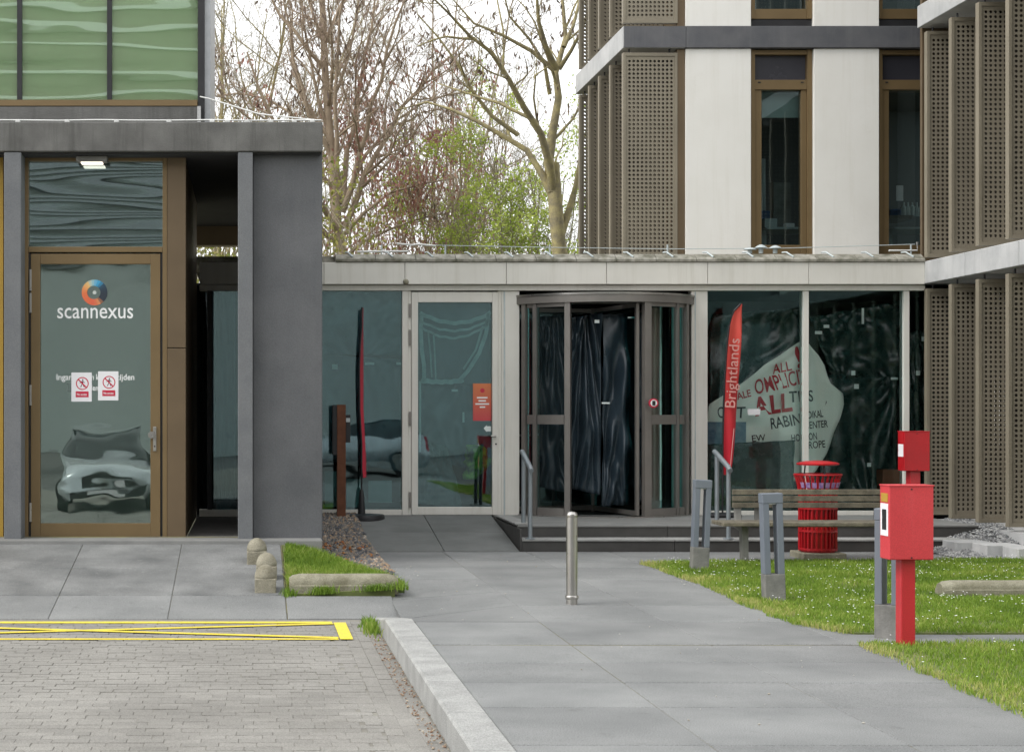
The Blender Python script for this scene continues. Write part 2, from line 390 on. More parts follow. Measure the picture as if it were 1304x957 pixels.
# yellow markings
mark_z = [ROADZ+.004]
def mark(pts):
    mark_z[0] += .0016; z = mark_z[0]; mb = MB(); mb.add([(x,y,z) for x,y in pts]+[(x,y,z-.003) for x,y in pts], [(0,1,2,3),(4,7,6,5),(0,4,5,1),(1,5,6,2),(2,6,7,3),(3,7,4,0)])
    struct('road_marking', mb, m_yellow)
def gxy(x, y): d = gd(y, ROADZ); return (X(x,d), d)
def mline(a, b, wd):
    a, b = Vector(a), Vector(b); t = (b-a).normalized(); q = Vector((-t.y, t.x))*wd/2
    mark([tuple(a-q), tuple(b-q), tuple(b+q), tuple(a+q)])
yt, yb_ = gxy(430, 792.5)[1], gxy(430, 814)[1]
mline((-5.5, yt), (.69, yt), .10); mline((-5.5, yb_), (.69, yb_), .06)
xm = X(100, 13.2); wq = .69-xm
mline((.69, yt-.1), (xm-wq, yb_+.06), .07); mline((.69, yb_+.06), (xm-wq, yt-.1), .07)
z0_ = .69
mark([(.70, yb_-.04), (.80, yb_-.04), (.80, yt-.06), (.70, yt-.06)])

# --- sloping pavement in front of the left building
sp = MB(); t0, t1 = 14.05, 17.45
sp.add([(-9,t0,ROADZ-.009),(.33,t0,ROADZ-.009),(.33,t1,pave_z(t1)-.009),(-9,t1,pave_z(t1)-.009),(-9,t0,-.3),(.33,t0,-.3),(.33,t1,-.3),(-9,t1,-.3)],
       [(0,1,2,3),(4,7,6,5),(0,4,5,1),(1,5,6,2),(2,6,7,3),(3,7,4,0)])
pav = struct('pavement', sp, m_joint)
tilt = math.atan((.265-ROADZ)/(17.2-14.05))
pr = [14.06, 14.88, 15.95, 17.19]
pxj = [.32-1.02*k for k in range(9)]
for j in range(3):
    for i in range(8):
        slab(pxj[i+1], pxj[i], pr[j], pr[j+1], pave_z((pr[j]+pr[j+1])/2), m_slab if j == 0 else m_pslab, pav, gap=.006, tilt=tilt)
slab(.325, KX1+.02, 14.06, 14.86, pave_z(14.46)+.002, m_slab, pav, tilt=tilt)
thr = boxpart('threshold_slab', (-4.2,.75,17.02,17.62,.10,.283), m_treadstone, pav, .008)

# --- ramp, gravel bed, platform
DK = 21.3; PZ = .28
rmp = MB(); rmp.add([(1.36,18.97,-.02),(3.12,18.97,-.02),(3.12,21.25,PZ-.03),(1.36,21.25,PZ-.03),(1.36,18.97,-.3),(3.12,18.97,-.3),(3.12,21.25,-.3),(1.36,21.25,-.3)],
                    [(0,1,2,3),(4,7,6,5),(0,4,5,1),(1,5,6,2),(2,6,7,3),(3,7,4,0)])
ramp_o = struct('ramp', rmp, m_joint)
rt = math.atan(PZ/(21.25-18.97))
m_rslab = M('ramp_slab', (.11,.115,.11), (.16,.165,.16), 2, .75, bump=.2, rand=.05, fine=.1)
for a, b in ((1.36,2.24),(2.24,3.11)):
    slab(a, b, 18.98, 20.1, PZ*(19.54-18.97)/2.28+.006, m_rslab, ramp_o, tilt=rt); slab(a, b, 20.1, 21.24, PZ*(20.67-18.97)/2.28+.006, m_rslab, ramp_o, tilt=rt)

st = thing('entrance_steps', 'low dark stone entrance steps with light edges before the revolving door', 'steps', (5.9, 19.0, 0))
xs = [3.14, 4.9, 6.68, 8.55]
for i in range(3):
    boxpart('riser', (xs[i]+.003, xs[i+1]-.003, 19.02, 19.3, -.1, .118), m_darkstone, st)
    boxpart('tread', (xs[i]+.002, xs[i+1]-.002, 19.0, 19.33, .118, .14), m_kerb, st, .004)
    boxpart('riser', (xs[i]+.003, xs[i+1]-.003, 19.345, 19.8, -.1, .258), m_darkstone, st)
    for a, b in ((19.33,20.3),(20.3,21.27)):
        boxpart('platform_slab', (xs[i]+.002, xs[i+1]-.002, a+.002, b-.002, .258, .28), m_treadstone, st, .004)
boxpart('platform_base', (3.16, 8.54, 19.81, 21.27, -.1, .255), m_darkstone, st)
boxpart('edge_stone', (3.118,3.30,19.36,20.9,.281,.300), m_kerb, st, .004); boxpart('side_riser', (3.119,3.138,19.02,21.2,-.1,.257), m_darkstone, st)

def handrail(xc, label):
    h = thing('handrail', label, 'handrail', (xc, 19.05, .14), 'short handrails on the steps')
    part('post', MB().tube([(xc,19.05,.14),(xc,19.05,.97)], .026, 10), m_rail, h, smooth=50)
    part('post', MB().tube([(xc,19.52,.28),(xc,19.52,1.10)], .026, 10), m_rail, h, smooth=50)
    part('rail', MB().tube([(xc,18.98,.93),(xc,19.05,.968),(xc,19.52,1.11),(xc,19.62,1.135)], .03, 10), m_rail, h, smooth=50)
    part('foot_plate', MB().lathe([(.06,.0),(.06,.012),(.03,.016)], (xc,19.05,.14), 14), m_rail, h)
    return h
handrail(3.24, 'short galvanised handrail left of the revolving door steps')
handrail(5.53, 'short galvanised handrail behind the farthest lamp bollard')

# --- stones (gravel) and blades (grass), built as numpy batches
def stones(name, pts, smin, smax, mat, seed=1, attr=True):
    rng = np.random.default_rng(seed)
    base = np.array([(1,0,0),(-1,0,0),(0,1,0),(0,-1,0),(0,0,1),(0,0,-1)], float)
    fc = np.array([(0,2,4),(2,1,4),(1,3,4),(3,0,4),(2,0,5),(1,2,5),(3,1,5),(0,3,5)])
    n = len(pts); pts = np.asarray(pts)
    s = rng.uniform(smin, smax, (n,1,1))*rng.uniform(.6,1.2,(n,1,3))*np.array([1,1,.7])
    v = base[None]*s+rng.normal(0,.12,(n,6,3))*s
    a = rng.uniform(0,6.28,n); ca, sa = np.cos(a)[:,None], np.sin(a)[:,None]
    v = np.stack([v[...,0]*ca-v[...,1]*sa, v[...,0]*sa+v[...,1]*ca, v[...,2]], -1)+pts[:,None]
    f = (fc[None]+6*np.arange(n)[:,None,None]).reshape(-1,3)
    me = bpy.data.meshes.new(name); me.from_pydata(v.reshape(-1,3).tolist(), [], f.tolist()); me.update()
    at = me.attributes.new('tint','FLOAT','POINT'); at.data.foreach_set('value', np.repeat(rng.uniform(0,1,n),6))
    o = link(name, me, mat); o['kind'] = 'stuff'; return o
def TINT(name, cols, rough=.8, trans=0.0):
    m = bpy.data.materials.new(name); m.use_nodes = True; n = m.node_tree.nodes; l = m.node_tree.links; b = n['Principled BSDF']
    b.inputs['Roughness'].default_value = rough; b.inputs['Specular IOR Level'].default_value = .3
    a = n.new('ShaderNodeAttribute'); a.attribute_name = 'tint'; r = n.new('ShaderNodeValToRGB')
    for k, (p, c) in enumerate(cols):
        e = r.color_ramp.elements[k] if k < 2 else r.color_ramp.elements.new(p)
        e.position = p; e.color = (*c,1)
    l.new(a.outputs['Fac'], r.inputs[0]); l.new(r.outputs[0], b.inputs['Base Color'])
    if trans:
        t = n.new('ShaderNodeBsdfTranslucent'); l.new(r.outputs[0], t.inputs[0]); mx = n.new('ShaderNodeMixShader'); mx.inputs[0].default_value = trans
        l.new(b.outputs[0], mx.inputs[1]); l.new(t.outputs[0], mx.inputs[2]); l.new(mx.outputs[0], n['Material Output'].inputs[0])
    return m
m_gravel = TINT('gravel_stone', [(0,(.06,.062,.07)),(1,(.42,.38,.33)),(.4,(.13,.13,.135)),(.75,(.22,.19,.15)),(.95,(.30,.20,.12))], .85)
m_gravelg = TINT('grey_gravel', [(0,(.09,.095,.10)),(1,(.36,.36,.35)),(.5,(.2,.2,.2))], .85)
m_grass = TINT('grass_blade', [(0,(.10,.18,.022)),(1,(.48,.47,.17)),(.45,(.19,.305,.035)),(.8,(.29,.39,.065))], .55, .4)
m_soil = M('lawn_soil', (.09,.13,.03), (.16,.16,.06), 4, .95)

def inpoly(x, y, poly):
    c = False; n = len(poly)
    for i in range(n):
        x1,y1 = poly[i]; x2,y2 = poly[(i+1)%n]
        if (y1 > y) != (y2 > y) and x < (x2-x1)*(y-y1)/(y2-y1)+x1: c = not c
    return c
def scatter(poly, n, seed):
    rng = np.random.default_rng(seed); p = np.array(poly); lo, hi = p.min(0), p.max(0); q = rng.uniform(lo, hi, (n,2))
    c = np.zeros(n, bool); m = len(poly)
    for i in range(m):
        x1,y1 = poly[i]; x2,y2 = poly[(i+1)%m]
        if y1 == y2: continue
        k = ((y1 > q[:,1]) != (y2 > q[:,1])) & (q[:,0] < (x2-x1)*(q[:,1]-y1)/(y2-y1)+x1); c ^= k
    return q[c]
def grass(name, q, zf, hmin, hmax, wd, seed, parent=None, dry=None):
    rng = np.random.default_rng(seed); n = len(q)
    z = zf(q[:,0], q[:,1]); a = rng.uniform(0,6.28,n)
    # clumpy height and tint
    cl = np.array([noise.noise((x*1.7,y*1.7,seed)) for x,y in q[:]])
    cf = np.array([noise.noise((x*7,y*7,seed+5)) for x,y in q[:]])
    h = rng.uniform(hmin,hmax,n)*(1+.35*cl+.25*cf); lean = rng.uniform(.1,.9,n)*h; la = rng.uniform(0,6.28,n)
    wx, wy = np.cos(a)*wd, np.sin(a)*wd
    b0 = np.stack([q[:,0]-wx, q[:,1]-wy, z-.004],-1); b1 = np.stack([q[:,0]+wx, q[:,1]+wy, z-.004],-1)
    mx = np.stack([q[:,0]+np.cos(la)*lean*.35, q[:,1]+np.sin(la)*lean*.35, z+h*.6],-1); off = np.stack([wx,wy,0*wx],-1)*.7
    tp = np.stack([q[:,0]+np.cos(la)*lean, q[:,1]+np.sin(la)*lean, z+h],-1)
    v = np.stack([b0,b1,mx+off,mx-off,tp],1).reshape(-1,3)
    base = 5*np.arange(n)
    f = np.stack([base,base+1,base+2,base+3],-1).tolist()+np.stack([base+3,base+2,base+4],-1).tolist()
    me = bpy.data.meshes.new(name); me.from_pydata(v.tolist(), [], f); me.update()
    t = np.clip(.46+.42*cl+.28*cf+rng.normal(0,.18,n)+(0 if dry is None else dry(q)),0,1)
    at = me.attributes.new('tint','FLOAT','POINT'); at.data.foreach_set('value', np.repeat(t,5))
    o = link(name, me, m_grass, parent); o['kind'] = 'stuff'; return o

def edge_poly(poly, seed, amp=.05, step=.25):
    out = []
    for i in range(len(poly)):
        a, b = Vector(poly[i]), Vector(poly[(i+1)%len(poly)]); n = max(1, int((b-a).length/step))
        for k in range(n):
            p = a+(b-a)*k/n; out.append((p.x+amp*noise.noise((p.x*2.1,p.y*2.1,seed)), p.y+.4*amp*noise.noise((p.x*2.1,p.y*2.1,seed+9))))
    return out
lawnA = edge_poly([(4.16,17.3),(4.5,17.5),(8.75,17.85),(8.75,11.9),(4.34,11.9),(4.14,12.4),(4.12,13.5),(4.20,15.3)], 1)
lawnB = edge_poly([(4.22,11.36),(9.5,11.42),(9.5,5.4),(4.05,5.4),(4.08,8.7),(4.15,10.4)], 3, .07)
def flat(x, y): return 0*x+.008

for k, (poly, n) in enumerate(((lawnA, 120000), (lawnB, 110000))):
    mb = MB(); mb.prism([(x+(.03 if x < 4.6 else 0), y) for x, y in poly], -.05, .012, 'z')
    soil = struct('lawn', mb, m_soil)
    q = scatter([(x-.035-.05*abs(noise.noise((x*6,y*6,2))) if x < 4.6 else x, y+(.03 if y > 17.2 or (k == 1 and y > 11.2) else 0)) for x, y in edge_poly(poly, 17, .05, .08)], n, 10+k)
    bare = np.array([noise.noise((a*1.1,b*1.1,77))+.5*noise.noise((a*4,b*4,78)) for a, b in q]); q = q[(bare < .42) | (np.random.default_rng(2).random(len(q)) < .35)]
    e = lambda q: .45*np.exp(-np.abs(q[:,0]-4.15)/.14)+.3*np.exp(-np.abs(q[:,1]-11.3)/.2)*(q[:,0] < 5)
    grass('grass', q, flat, .022, .052, .0035, 20+k, None, e)
    # straggling blades over the edge
# daisies
rng = np.random.default_rng(5); dv, df = [], []
def daisies():
    pts = np.concatenate([scatter(lawnA, 1500, 31), scatter(lawnB, 420, 32)])
    for x, y in pts:
        if noise.noise((x*1.3,y*.9,4)) < -.02 and random.random() > .2: continue
        r = random.uniform(.005,.009); z = .06+random.uniform(0,.012); n = len(dv)
        dv.append((x,y,z+.002))
        for k in range(6): a = k*math.pi/3; dv.append((x+r*math.cos(a), y+r*math.sin(a), z-.001))
        for k in range(6): df.append((n,n+1+k,n+1+(k+1)%6))
daisies()
me = bpy.data.meshes.new('daisies'); me.from_pydata(dv, [], df); me.update(); o = link('daisies', me, m_vinyl); o['kind'] = 'stuff'

# grass wedge on the left between pavement and path
def wedge_z(x, y):
    zp = ROADZ+(y-14.05)*(.265-ROADZ)/(17.2-14.05); t = np.clip((x-.33)/(1.3-.33),0,1); return zp*(1-t)+.01*t
wedge = [(.345,14.93),(1.33,14.93),(1.40,15.2),(1.30,15.9),(1.02,16.5),(.74,16.95),(.50,17.02),(.36,17.0)]
mbw = MB(); 
GX = [(.335+(1.42-.335)*i/10) for i in range(11)]; GY = [14.9+(17.04-14.9)*j/10 for j in range(11)]
for i in range(10):
    for j in range(10):
        cx_, cy_ = (GX[i]+GX[i+1])/2, (GY[j]+GY[j+1])/2
        if inpoly(cx_, cy_, wedge) or inpoly(GX[i], GY[j], wedge) or inpoly(GX[i+1], GY[j+1], wedge):
            mbw.add([(x,y,float(wedge_z(x,y))-.0) for x,y in ((GX[i],GY[j]),(GX[i+1],GY[j]),(GX[i+1],GY[j+1]),(GX[i],GY[j+1]))]+
                    [(x,y,-.2) for x,y in ((GX[i],GY[j]),(GX[i+1],GY[j]),(GX[i+1],GY[j+1]),(GX[i],GY[j+1]))], [(0,1,2,3),(0,4,5,1),(1,5,6,2),(2,6,7,3),(3,7,4,0)])
struct('grass_verge', mbw, m_soil)
grass('grass', scatter(edge_poly(wedge, 6, .03), 22000, 41), wedge_z, .03, .085, .004, 42)
# tufts under the concrete stop and in the kerb corner
tq = np.concatenate([np.random.default_rng(3).normal((.66,14.87),(.06,.02),(240,2)), np.random.default_rng(4).normal((1.15,14.87),(.07,.02),(240,2)), np.random.default_rng(8).normal((.36,14.9),(.03,.05),(160,2)), np.random.default_rng(9).normal((1.36,14.95),(.035,.08),(260,2))])
grass('grass', tq, wedge_z, .03, .09, .004, 43)
wq_ = np.random.default_rng(6).normal((.985,13.45),(.035,.22),(420,2)); wq_ = wq_[wq_[:,0] < 1.045]
grass('weeds', wq_, lambda x,y: 0*x+ROADZ, .02, .10, .005, 44)

# gravel beds
def gz(y): return np.clip((y-17.2)/(21.2-17.2),0,1)*PZ
gp = scatter([(.77,16.95),(1.02,16.55),(1.42,16.2),(1.40,17.4),(1.34,18.9),(1.35,21.2),(.77,21.2)], 9000, 51)
stones('gravel', np.column_stack([gp, gz(gp[:,1])+.012+np.random.default_rng(1).uniform(0,.02,len(gp))]), .012, .036, m_gravel, 52)
mb = MB(); mb.add([(.765,16.7,0),(1.355,16.4,0),(1.355,17.2,0),(.765,17.2,0),(1.355,21.25,PZ-.01),(.765,21.25,PZ-.01)], [(0,1,2,3),(3,2,4,5)]); struct('gravel_bed', mb, m_joint)
lp = scatter([(.8,17.2),(1.3,17.2),(1.3,18.6),(.8,18.6)], 36, 53)
m_leaf = TINT('fallen_leaf', [(0,(.30,.09,.03)),(1,(.16,.07,.035)),(.5,(.34,.16,.06))], .8)
stones('fallen_leaves', np.column_stack([lp, gz(lp[:,1])+.045]), .018, .03, m_leaf, 54)
# debris along the gutter
dq = np.random.default_rng(7).uniform((.94,8),(1.045,13.9),(420,2)); dq[:,0] = 1.045-np.abs(dq[:,0]-1.045)**1.0*1.0
m_debris = TINT('gutter_debris', [(0,(.20,.11,.07)),(1,(.42,.36,.28)),(.5,(.28,.2,.14))], .9)
stones('gutter_debris', np.column_stack([dq, np.full(len(dq), ROADZ+.006)]), .004, .011, m_debris, 55)
sq = np.concatenate([scatter([(1.3,6),(4.1,6),(4.1,18.9),(1.3,18.9)], 60, 56), scatter([(1.2,15.8),(1.7,15.8),(1.7,17.2),(1.2,17.2)], 40, 57)])
stones('litter_specks', np.column_stack([sq, np.full(len(sq), .004)]), .004, .010, TINT('specks', [(0,(.5,.5,.47)),(1,(.3,.26,.2))], .9), 58)
# gravel heap at the right
hp = scatter([(7.75,18.05),(8.9,17.95),(8.9,20.9),(7.75,19.2)], 7000, 61)
hz = np.clip((hp[:,0]-7.75)/.9,0,1)*np.clip((hp[:,1]-18.2)/1.2,0,1)*.26
stones('gravel', np.column_stack([hp, hz+.012]), .012, .03, m_gravelg, 62)

# ================================================================== SMALL OBJECTS ON THE GROUND
# concrete stops (rounded bars)
def stop(x0, x1, yf, dp, z, h, label, slope=0):
    t = thing('concrete_stop', label, 'concrete block', ((x0+x1)/2, yf+dp/2, z))
    prof = [(yf,0),(yf,h*.42),(yf+.015,h*.46)]+[(yf+dp/2-math.cos(a)*(dp/2-.012), h*.46+math.sin(a)*h*.54) for a in [math.pi*k/10 for k in range(1,10)]]+[(yf+dp-.015,h*.46),(yf+dp,h*.42),(yf+dp,0)]
    n = len(prof); mb = MB(); xs_ = [(x0,.80),(x0+.03,.93),(x0+.10,1.0)]+[(x0+.10+(x1-x0-.2)*k/6,1) for k in range(1,6)]+[(x1-.10,1.0),(x1-.03,.93),(x1,.80)]
    vs = []; cy_ = yf+dp/2
    for xx, sc in xs_:
        for yy, zz in prof: vs.append((xx+ .004*noise.noise((xx*9,yy*9,zz*9)), cy_+(yy-cy_)*(.6+.4*sc), z+(zz*(sc if zz > h*.43 else 1))+.004*noise.noise((xx*7,yy*11,zz*9+3))))
    fs = [tuple(range(n))[::-1], tuple((len(xs_)-1)*n+k for k in range(n))]
    for i in range(len(xs_)-1):
        for k in range(n): fs.append((i*n+k, i*n+(k+1)%n, (i+1)*n+(k+1)%n, (i+1)*n+k))
    mb.add(vs, fs); part('bar', mb, m_oldconc, t, smooth=45)
    return t
s1 = stop(.36, 1.345, 14.92, .2, -.045, .18, 'mossy rounded concrete bar along the small grass verge by the kerb')
s2 = stop(5.98, 7.02, 14.2, .2, .015, .135, 'rounded concrete bar lying in the lawn at the right')
# ball stones
ball_labels = ['concrete ball stone nearest the grey pillar, farthest of three', 'middle concrete ball stone, half hidden behind the nearest one', 'nearest concrete ball stone on its square block, by the verge']
for (x, d), lab in zip(((.07,16.2),(.158,15.55),(.143,15.06)), ball_labels):
    z = pave_z(d); t = thing('ball_stone', lab, 'stone bollard', (x, d, z), 'concrete ball stones at the pavement edge')
    part('block', MB().box(x-.097,x+.097,d-.097,d+.097,z-.03,z+.115), m_ballconc, t, bevel=.008)
    part('ball', MB().lathe([(.096,.116)]+[(.099*math.cos(a), .122+.118*math.sin(a)) for a in [k*math.pi/2/9 for k in range(9)]]+[(.004,.24)], (x,d,z), 24), m_ballconc, t, smooth=50)

# stainless bollard
bx, by = 2.69, 13.77
t = thing('steel_bollard', 'stainless steel tube bollard standing alone in the middle of the path', 'bollard', (bx, by, 0))
part('tube', MB().lathe([(.046,.0),(.046,.045)], (bx,by,0), 32), m_steel, t, smooth=40)
part('collar', MB().lathe([(.052,.045),(.055,.052),(.055,.068),(.052,.075)], (bx,by,0), 32), m_steel, t, smooth=40)
part('tube', MB().lathe([(.046,.075),(.046,.725)], (bx,by,0), 32), m_steel, t, smooth=40)
part('cap', MB().lathe([(.044,.725),(.047,.73),(.047,.752),(.040,.766),(.02,.773),(.003,.775)], (bx,by,0), 32), m_steel, t, smooth=50)

# lamp bollards
def lamp_bollard(x, d, w_, dep, rz, label, z0=0.015):
    t = thing('lamp_bollard', label, 'lamp bollard', (x, d, 0), 'slotted grey lamp bollards along the lawn', rz)
    def lp_(name, b, m, be=.006):
        mb = MB().box(*b); o = link(name, new_mesh(name, mb), m, t); bev(o, be)
        return o
    h, bh, cw = .92, .24, .052
    lp_('base', (-w_/2,w_/2,-dep/2,dep/2,-.05,bh), m_lampbase)
    for s in (-1,1):
        # tapering upright
        mb = MB(); xo0, xo1 = s*w_/2, s*(w_/2+.0); 
        mb.add([(s*(w_/2-.002),-dep/2+.003,bh),(s*(w_/2-.002)-s*cw,-dep/2+.003,bh),(s*(w_/2-.002)-s*cw,dep/2-.003,bh),(s*(w_/2-.002),dep/2-.003,bh),
                (s*(w_/2-.002),-dep/2+.003,h-.085),(s*(w_/2-.002)-s*cw,-dep/2+.003,h-.085),(s*(w_/2-.002)-s*cw,dep/2-.003,h-.085),(s*(w_/2-.002),dep/2-.003,h-.085)],
               [(0,1,2,3),(4,7,6,5),(0,4,5,1),(1,5,6,2),(2,6,7,3),(3,7,4,0)])
        o = link('upright', new_mesh('upright', mb), m_lamp, t); bev(o, .004)
    lp_('head', (-w_/2-.001,w_/2+.001,-dep/2,dep/2,h-.085,h), m_lamp)
    lp_('lens', (-w_/2+cw+.004,w_/2-cw-.004,-dep/2+.02,dep/2-.02,h-.093,h-.0855), m_vinyl, .001)
    return t
lb1 = lamp_bollard(4.55, 16.7, .168, .12, 0, 'slotted grey lamp bollard at the lawn tip, farthest of three'); lb1.rotation_euler.y = R(2.2)
lb2 = lamp_bollard(4.43, 13.94, .172, .12, 0, 'slotted grey lamp bollard in front of the bench, middle of three'); lb2.rotation_euler.y = R(-1.8)
lb3 = lamp_bollard(4.545, 11.72, .172, .13, R(-38), 'turned grey lamp bollard half hidden by the red cabinet, nearest of three')

# red cabinets
def cabinet(x, d, w_, dep, z0, z1, pw, label, near):
    t = thing('red_cabinet', label, 'cabinet', (x, d, 0))
    part('post', MB().box(x-pw/2,x+pw/2,d-pw/2+.02,d+pw/2+.02,-.05,z0), m_red, t, bevel=.008)
    bxo = part('box', MB().box(x-w_/2,x+w_/2,d-dep/2,d+dep/2,z0,z1), m_redface if near else m_redbin, t, bevel=.007)
    part('lid', MB().box(x-w_/2-.004,x+w_/2+.004,d-dep/2-.004,d+dep/2+.004,z1-.002,z1+.008), m_redface if near else m_redbin, bxo, bevel=.003)
    for zz in (z1-.02, z0+.015): part('rivet', MB().tube([(x,d-dep/2-.003,zz),(x,d-dep/2+.004,zz)], .006, 8), m_black, bxo)
    part('label_plate', MB().box(x-w_/2-.003,x-w_/2+.001,d-dep/2+.02,d+dep/2-.02,z0+.16,z0+.38 if near else z0+.30), m_paper, bxo)
    if near: part('label_print', MB().box(x-w_/2-.0045,x-w_/2-.0035,d-dep/2+.045,d+dep/2-.05,z0+.20,z0+.34 if near else z0+.26), m_black, bxo)
    if near: part('sticker', MB().box(x-w_/2-.003,x-w_/2+.001,d-dep/2+.025,d+dep/2-.03,z1-.11,z1-.05), m_ochre, bxo)
    return t
cabinet(X(1160.5,11.2), 11.2+.08, .302, .17, .60, 1.10, .10, 'red metal cabinet on a red post, the nearer one on the lawn', True)
cabinet(7.47, 18.55, .29, .18, .945, 1.385, .12, 'red metal cabinet on a post, the farther one near the perforated screens', False)

# bench
bd = 17.55
t = thing('park_bench', 'weathered grey wooden bench with slatted back at the lawn edge', 'bench', (6.1, bd, 0))
sx0, sx1 = X(913,bd), X(1165,bd); bx0, bx1 = X(940,bd), X(1160,bd)
sb = part('seat', MB().box(sx0+.3, sx1-.3, bd-.17, bd+.2, .395, .405), m_lampbase, t)
for k in range(4): part('slat', MB().box(sx0,sx1,bd-.235+.115*k,bd-.235+.115*k+.1,.405,.445), m_wood, sb, bevel=.006)
bb = part('backrest', MB().box(bx0+.25, bx0+.3, bd+.235, bd+.26, .42, .74), m_lampbase, t)
part('support', MB().box(bx1-.3,bx1-.25,bd+.235,bd+.26,.42,.74), m_lampbase, bb)
for k in range(3):
    z = .575+.07*k; part('slat', MB().box(bx0,bx1,bd+.19,bd+.232,z,z+.058), m_wood, bb, bevel=.005)
for xx in (bx0+.06, bx1-.10):
    part('leg', MB().prism([(bd-.06,-.02),(bd-.05,.40),(bd+.19,.40),(bd+.21,.60),(bd+.25,.60),(bd+.24,.36),(bd+.05,.34),(bd+.03,-.02)], xx-.035, xx+.035, 'x'), m_lampbase, t, bevel=.004)
# litter bin
cx, cy = 6.27, 18.2
t = thing('litter_bin', 'red ribbed metal litter bin with domed lid behind the bench', 'litter bin', (cx, cy, 0))
part('plinth', MB().box(cx-.235,cx+.235,cy-.235,cy+.235,-.02,.065), m_oldconc, t, bevel=.01)
part('body', MB().lathe([(.183,.066),(.183,.74),(.178,.745)], (cx,cy,0), 28), m_redbin, t, smooth=40)
for k in range(26):
    a = 2*math.pi*k/26; ca, sa = math.cos(a), math.sin(a)
    pts = [(.197,.08),(.197,.70),(.207,.79),(.228,.87),(.25,.915)]
    part('rib', MB().tube([(cx+r*ca,cy+r*sa,z) for r,z in pts], .011, 5), m_redbin, t, smooth=60)
for z, r in ((.10,.203),(.30,.203),(.55,.203)):
    part('hoop', MB().lathe([(r-.012,z-.012),(r+.006,z-.012),(r+.006,z+.012),(r-.012,z+.012)], (cx,cy,0), 28), m_redbin, t, smooth=40)
part('rim', MB().tube([(cx+.25*math.cos(2*math.pi*k/28),cy+.25*math.sin(2*math.pi*k/28),.918) for k in range(29)], .010, 6, False), m_redbin, t, smooth=60)
m_sticker = M('bin_sticker', (.18,.10,.30), (.45,.30,.45), 30, .5)
for k in range(9):
    a = R(200+18*k); a2 = R(200+18*k+12)
    part('sticker', MB().add([(cx+r*math.cos(q),cy+r*math.sin(q),z) for q,r,z in ((a,.219,.775),(a2,.219,.775),(a2,.236,.835),(a,.236,.835))]+[(cx+r*math.cos(q),cy+r*math.sin(q),z) for q,r,z in ((a,.215,.775),(a2,.215,.775),(a2,.232,.835),(a,.232,.835))], [(0,1,2,3),(4,7,6,5),(0,4,5,1),(1,5,6,2),(2,6,7,3),(3,7,4,0)]), m_sticker, t)
for k in range(3):
    a = R(40+120*k); part('lid_support', MB().tube([(cx+.17*math.cos(a),cy+.17*math.sin(a),.7),(cx+.13*math.cos(a),cy+.13*math.sin(a),1.03)], .008, 6), m_black, t)
part('lid', MB().lathe([(.20,1.02),(.225,1.025),(.228,1.04),(.20,1.052),(.13,1.064),(.05,1.070),(.002,1.071)], (cx,cy,0), 32), m_redbin, t, smooth=50)

# concrete blocks by the screens
for (xr, d, wd), lab in zip(((1218,18.62,.42),(1257,18.2,.42),(1297,17.75,.42)), ('pale concrete block at the foot of the gravel heap', 'middle one of the three pale concrete blocks by the screens', 'pale concrete block nearest the lawn at the right edge')):
    x0 = X(xr, d); tag(part('concrete_block', MB().box(x0,x0+wd,d,d+.38,-.05,.135), m_lightconc, None, bevel=.006), lab, 'concrete block', 'pale concrete blocks below the screens')

# corten access post
cx, cy = X(434.5,20.9), 20.9; zb = .26
t = thing('access_post', 'rusty brown steel post with black reader boxes beside the gravel', 'post', (cx, cy, zb))
part('column', MB().box(cx-.055,cx+.055,cy-.055,cy+.055,zb-.1,1.70), m_corten, t, bevel=.004)
part('reader_box', MB().box(cx-.115,cx-.056,cy-.05,cy+.05,1.06,1.69), m_black, t, bevel=.006)
part('reader_box', MB().box(cx+.056,cx+.115,cy-.04,cy+.04,1.22,1.57), m_black, t, bevel=.006)
part('lamp_strip', MB().box(cx+.06,cx+.11,cy-.046,cy-.041,1.48,1.53), m_inst, t)

# feather flags
def FLAGMAT(name, top, bot, z0, z1):
    m = M(name, top, bot, 2, .75, bump=.1, bscale=150); n = m.node_tree.nodes; l = m.node_tree.links
    g = n.new('ShaderNodeNewGeometry'); sx = n.new('ShaderNodeSeparateXYZ'); mr = n.new('ShaderNodeMapRange'); r = n.new('ShaderNodeValToRGB')
    mr.inputs[1].default_value = z0; mr.inputs[2].default_value = z1
    r.color_ramp.elements[0].color = (*bot,1); r.color_ramp.elements[1].color = (*top,1)
    l.new(g.outputs['Position'], sx.inputs[0]); l.new(sx.outputs[2], mr.inputs[0]); l.new(mr.outputs[0], r.inputs[0]); l.new(r.outputs[0], n['Principled BSDF'].inputs['Base Color'])
    return m
m_flag = FLAGMAT('flag_print', (.70,.09,.065), (.60,.016,.035), 1.2, 2.7)
def flag_cloth(L, Rr, dfun, n=26, k=8, th=.006):
    """L, Rr: (x, z) edge points from bottom to top"""
    def samp(E, t):
        i = min(int(t*(len(E)-1)), len(E)-2); u = t*(len(E)-1)-i; return Vector(E[i])*(1-u)+Vector(E[i+1])*u
    vs, fs = [], []
    for side in (0,1):
        for i in range(n+1):
            a, b = samp(L, i/n), samp(Rr, i/n)
            for j in range(k+1):
                p = a+(b-a)*j/k; vs.append((p.x, dfun(j/k, i/n)+side*th, p.y))
    N = (n+1)*(k+1)
    for i in range(n):
        for j in range(k):
            q = (i*(k+1)+j, i*(k+1)+j+1, (i+1)*(k+1)+j+1, (i+1)*(k+1)+j); fs.append(q); fs.append(tuple(N+c for c in q[::-1]))
    for i in range(n):
        for j in (0,k): a = i*(k+1)+j; b = (i+1)*(k+1)+j; fs.append((a,b,N+b,N+a))
    return MB().add(vs, fs)
fd = 20.85
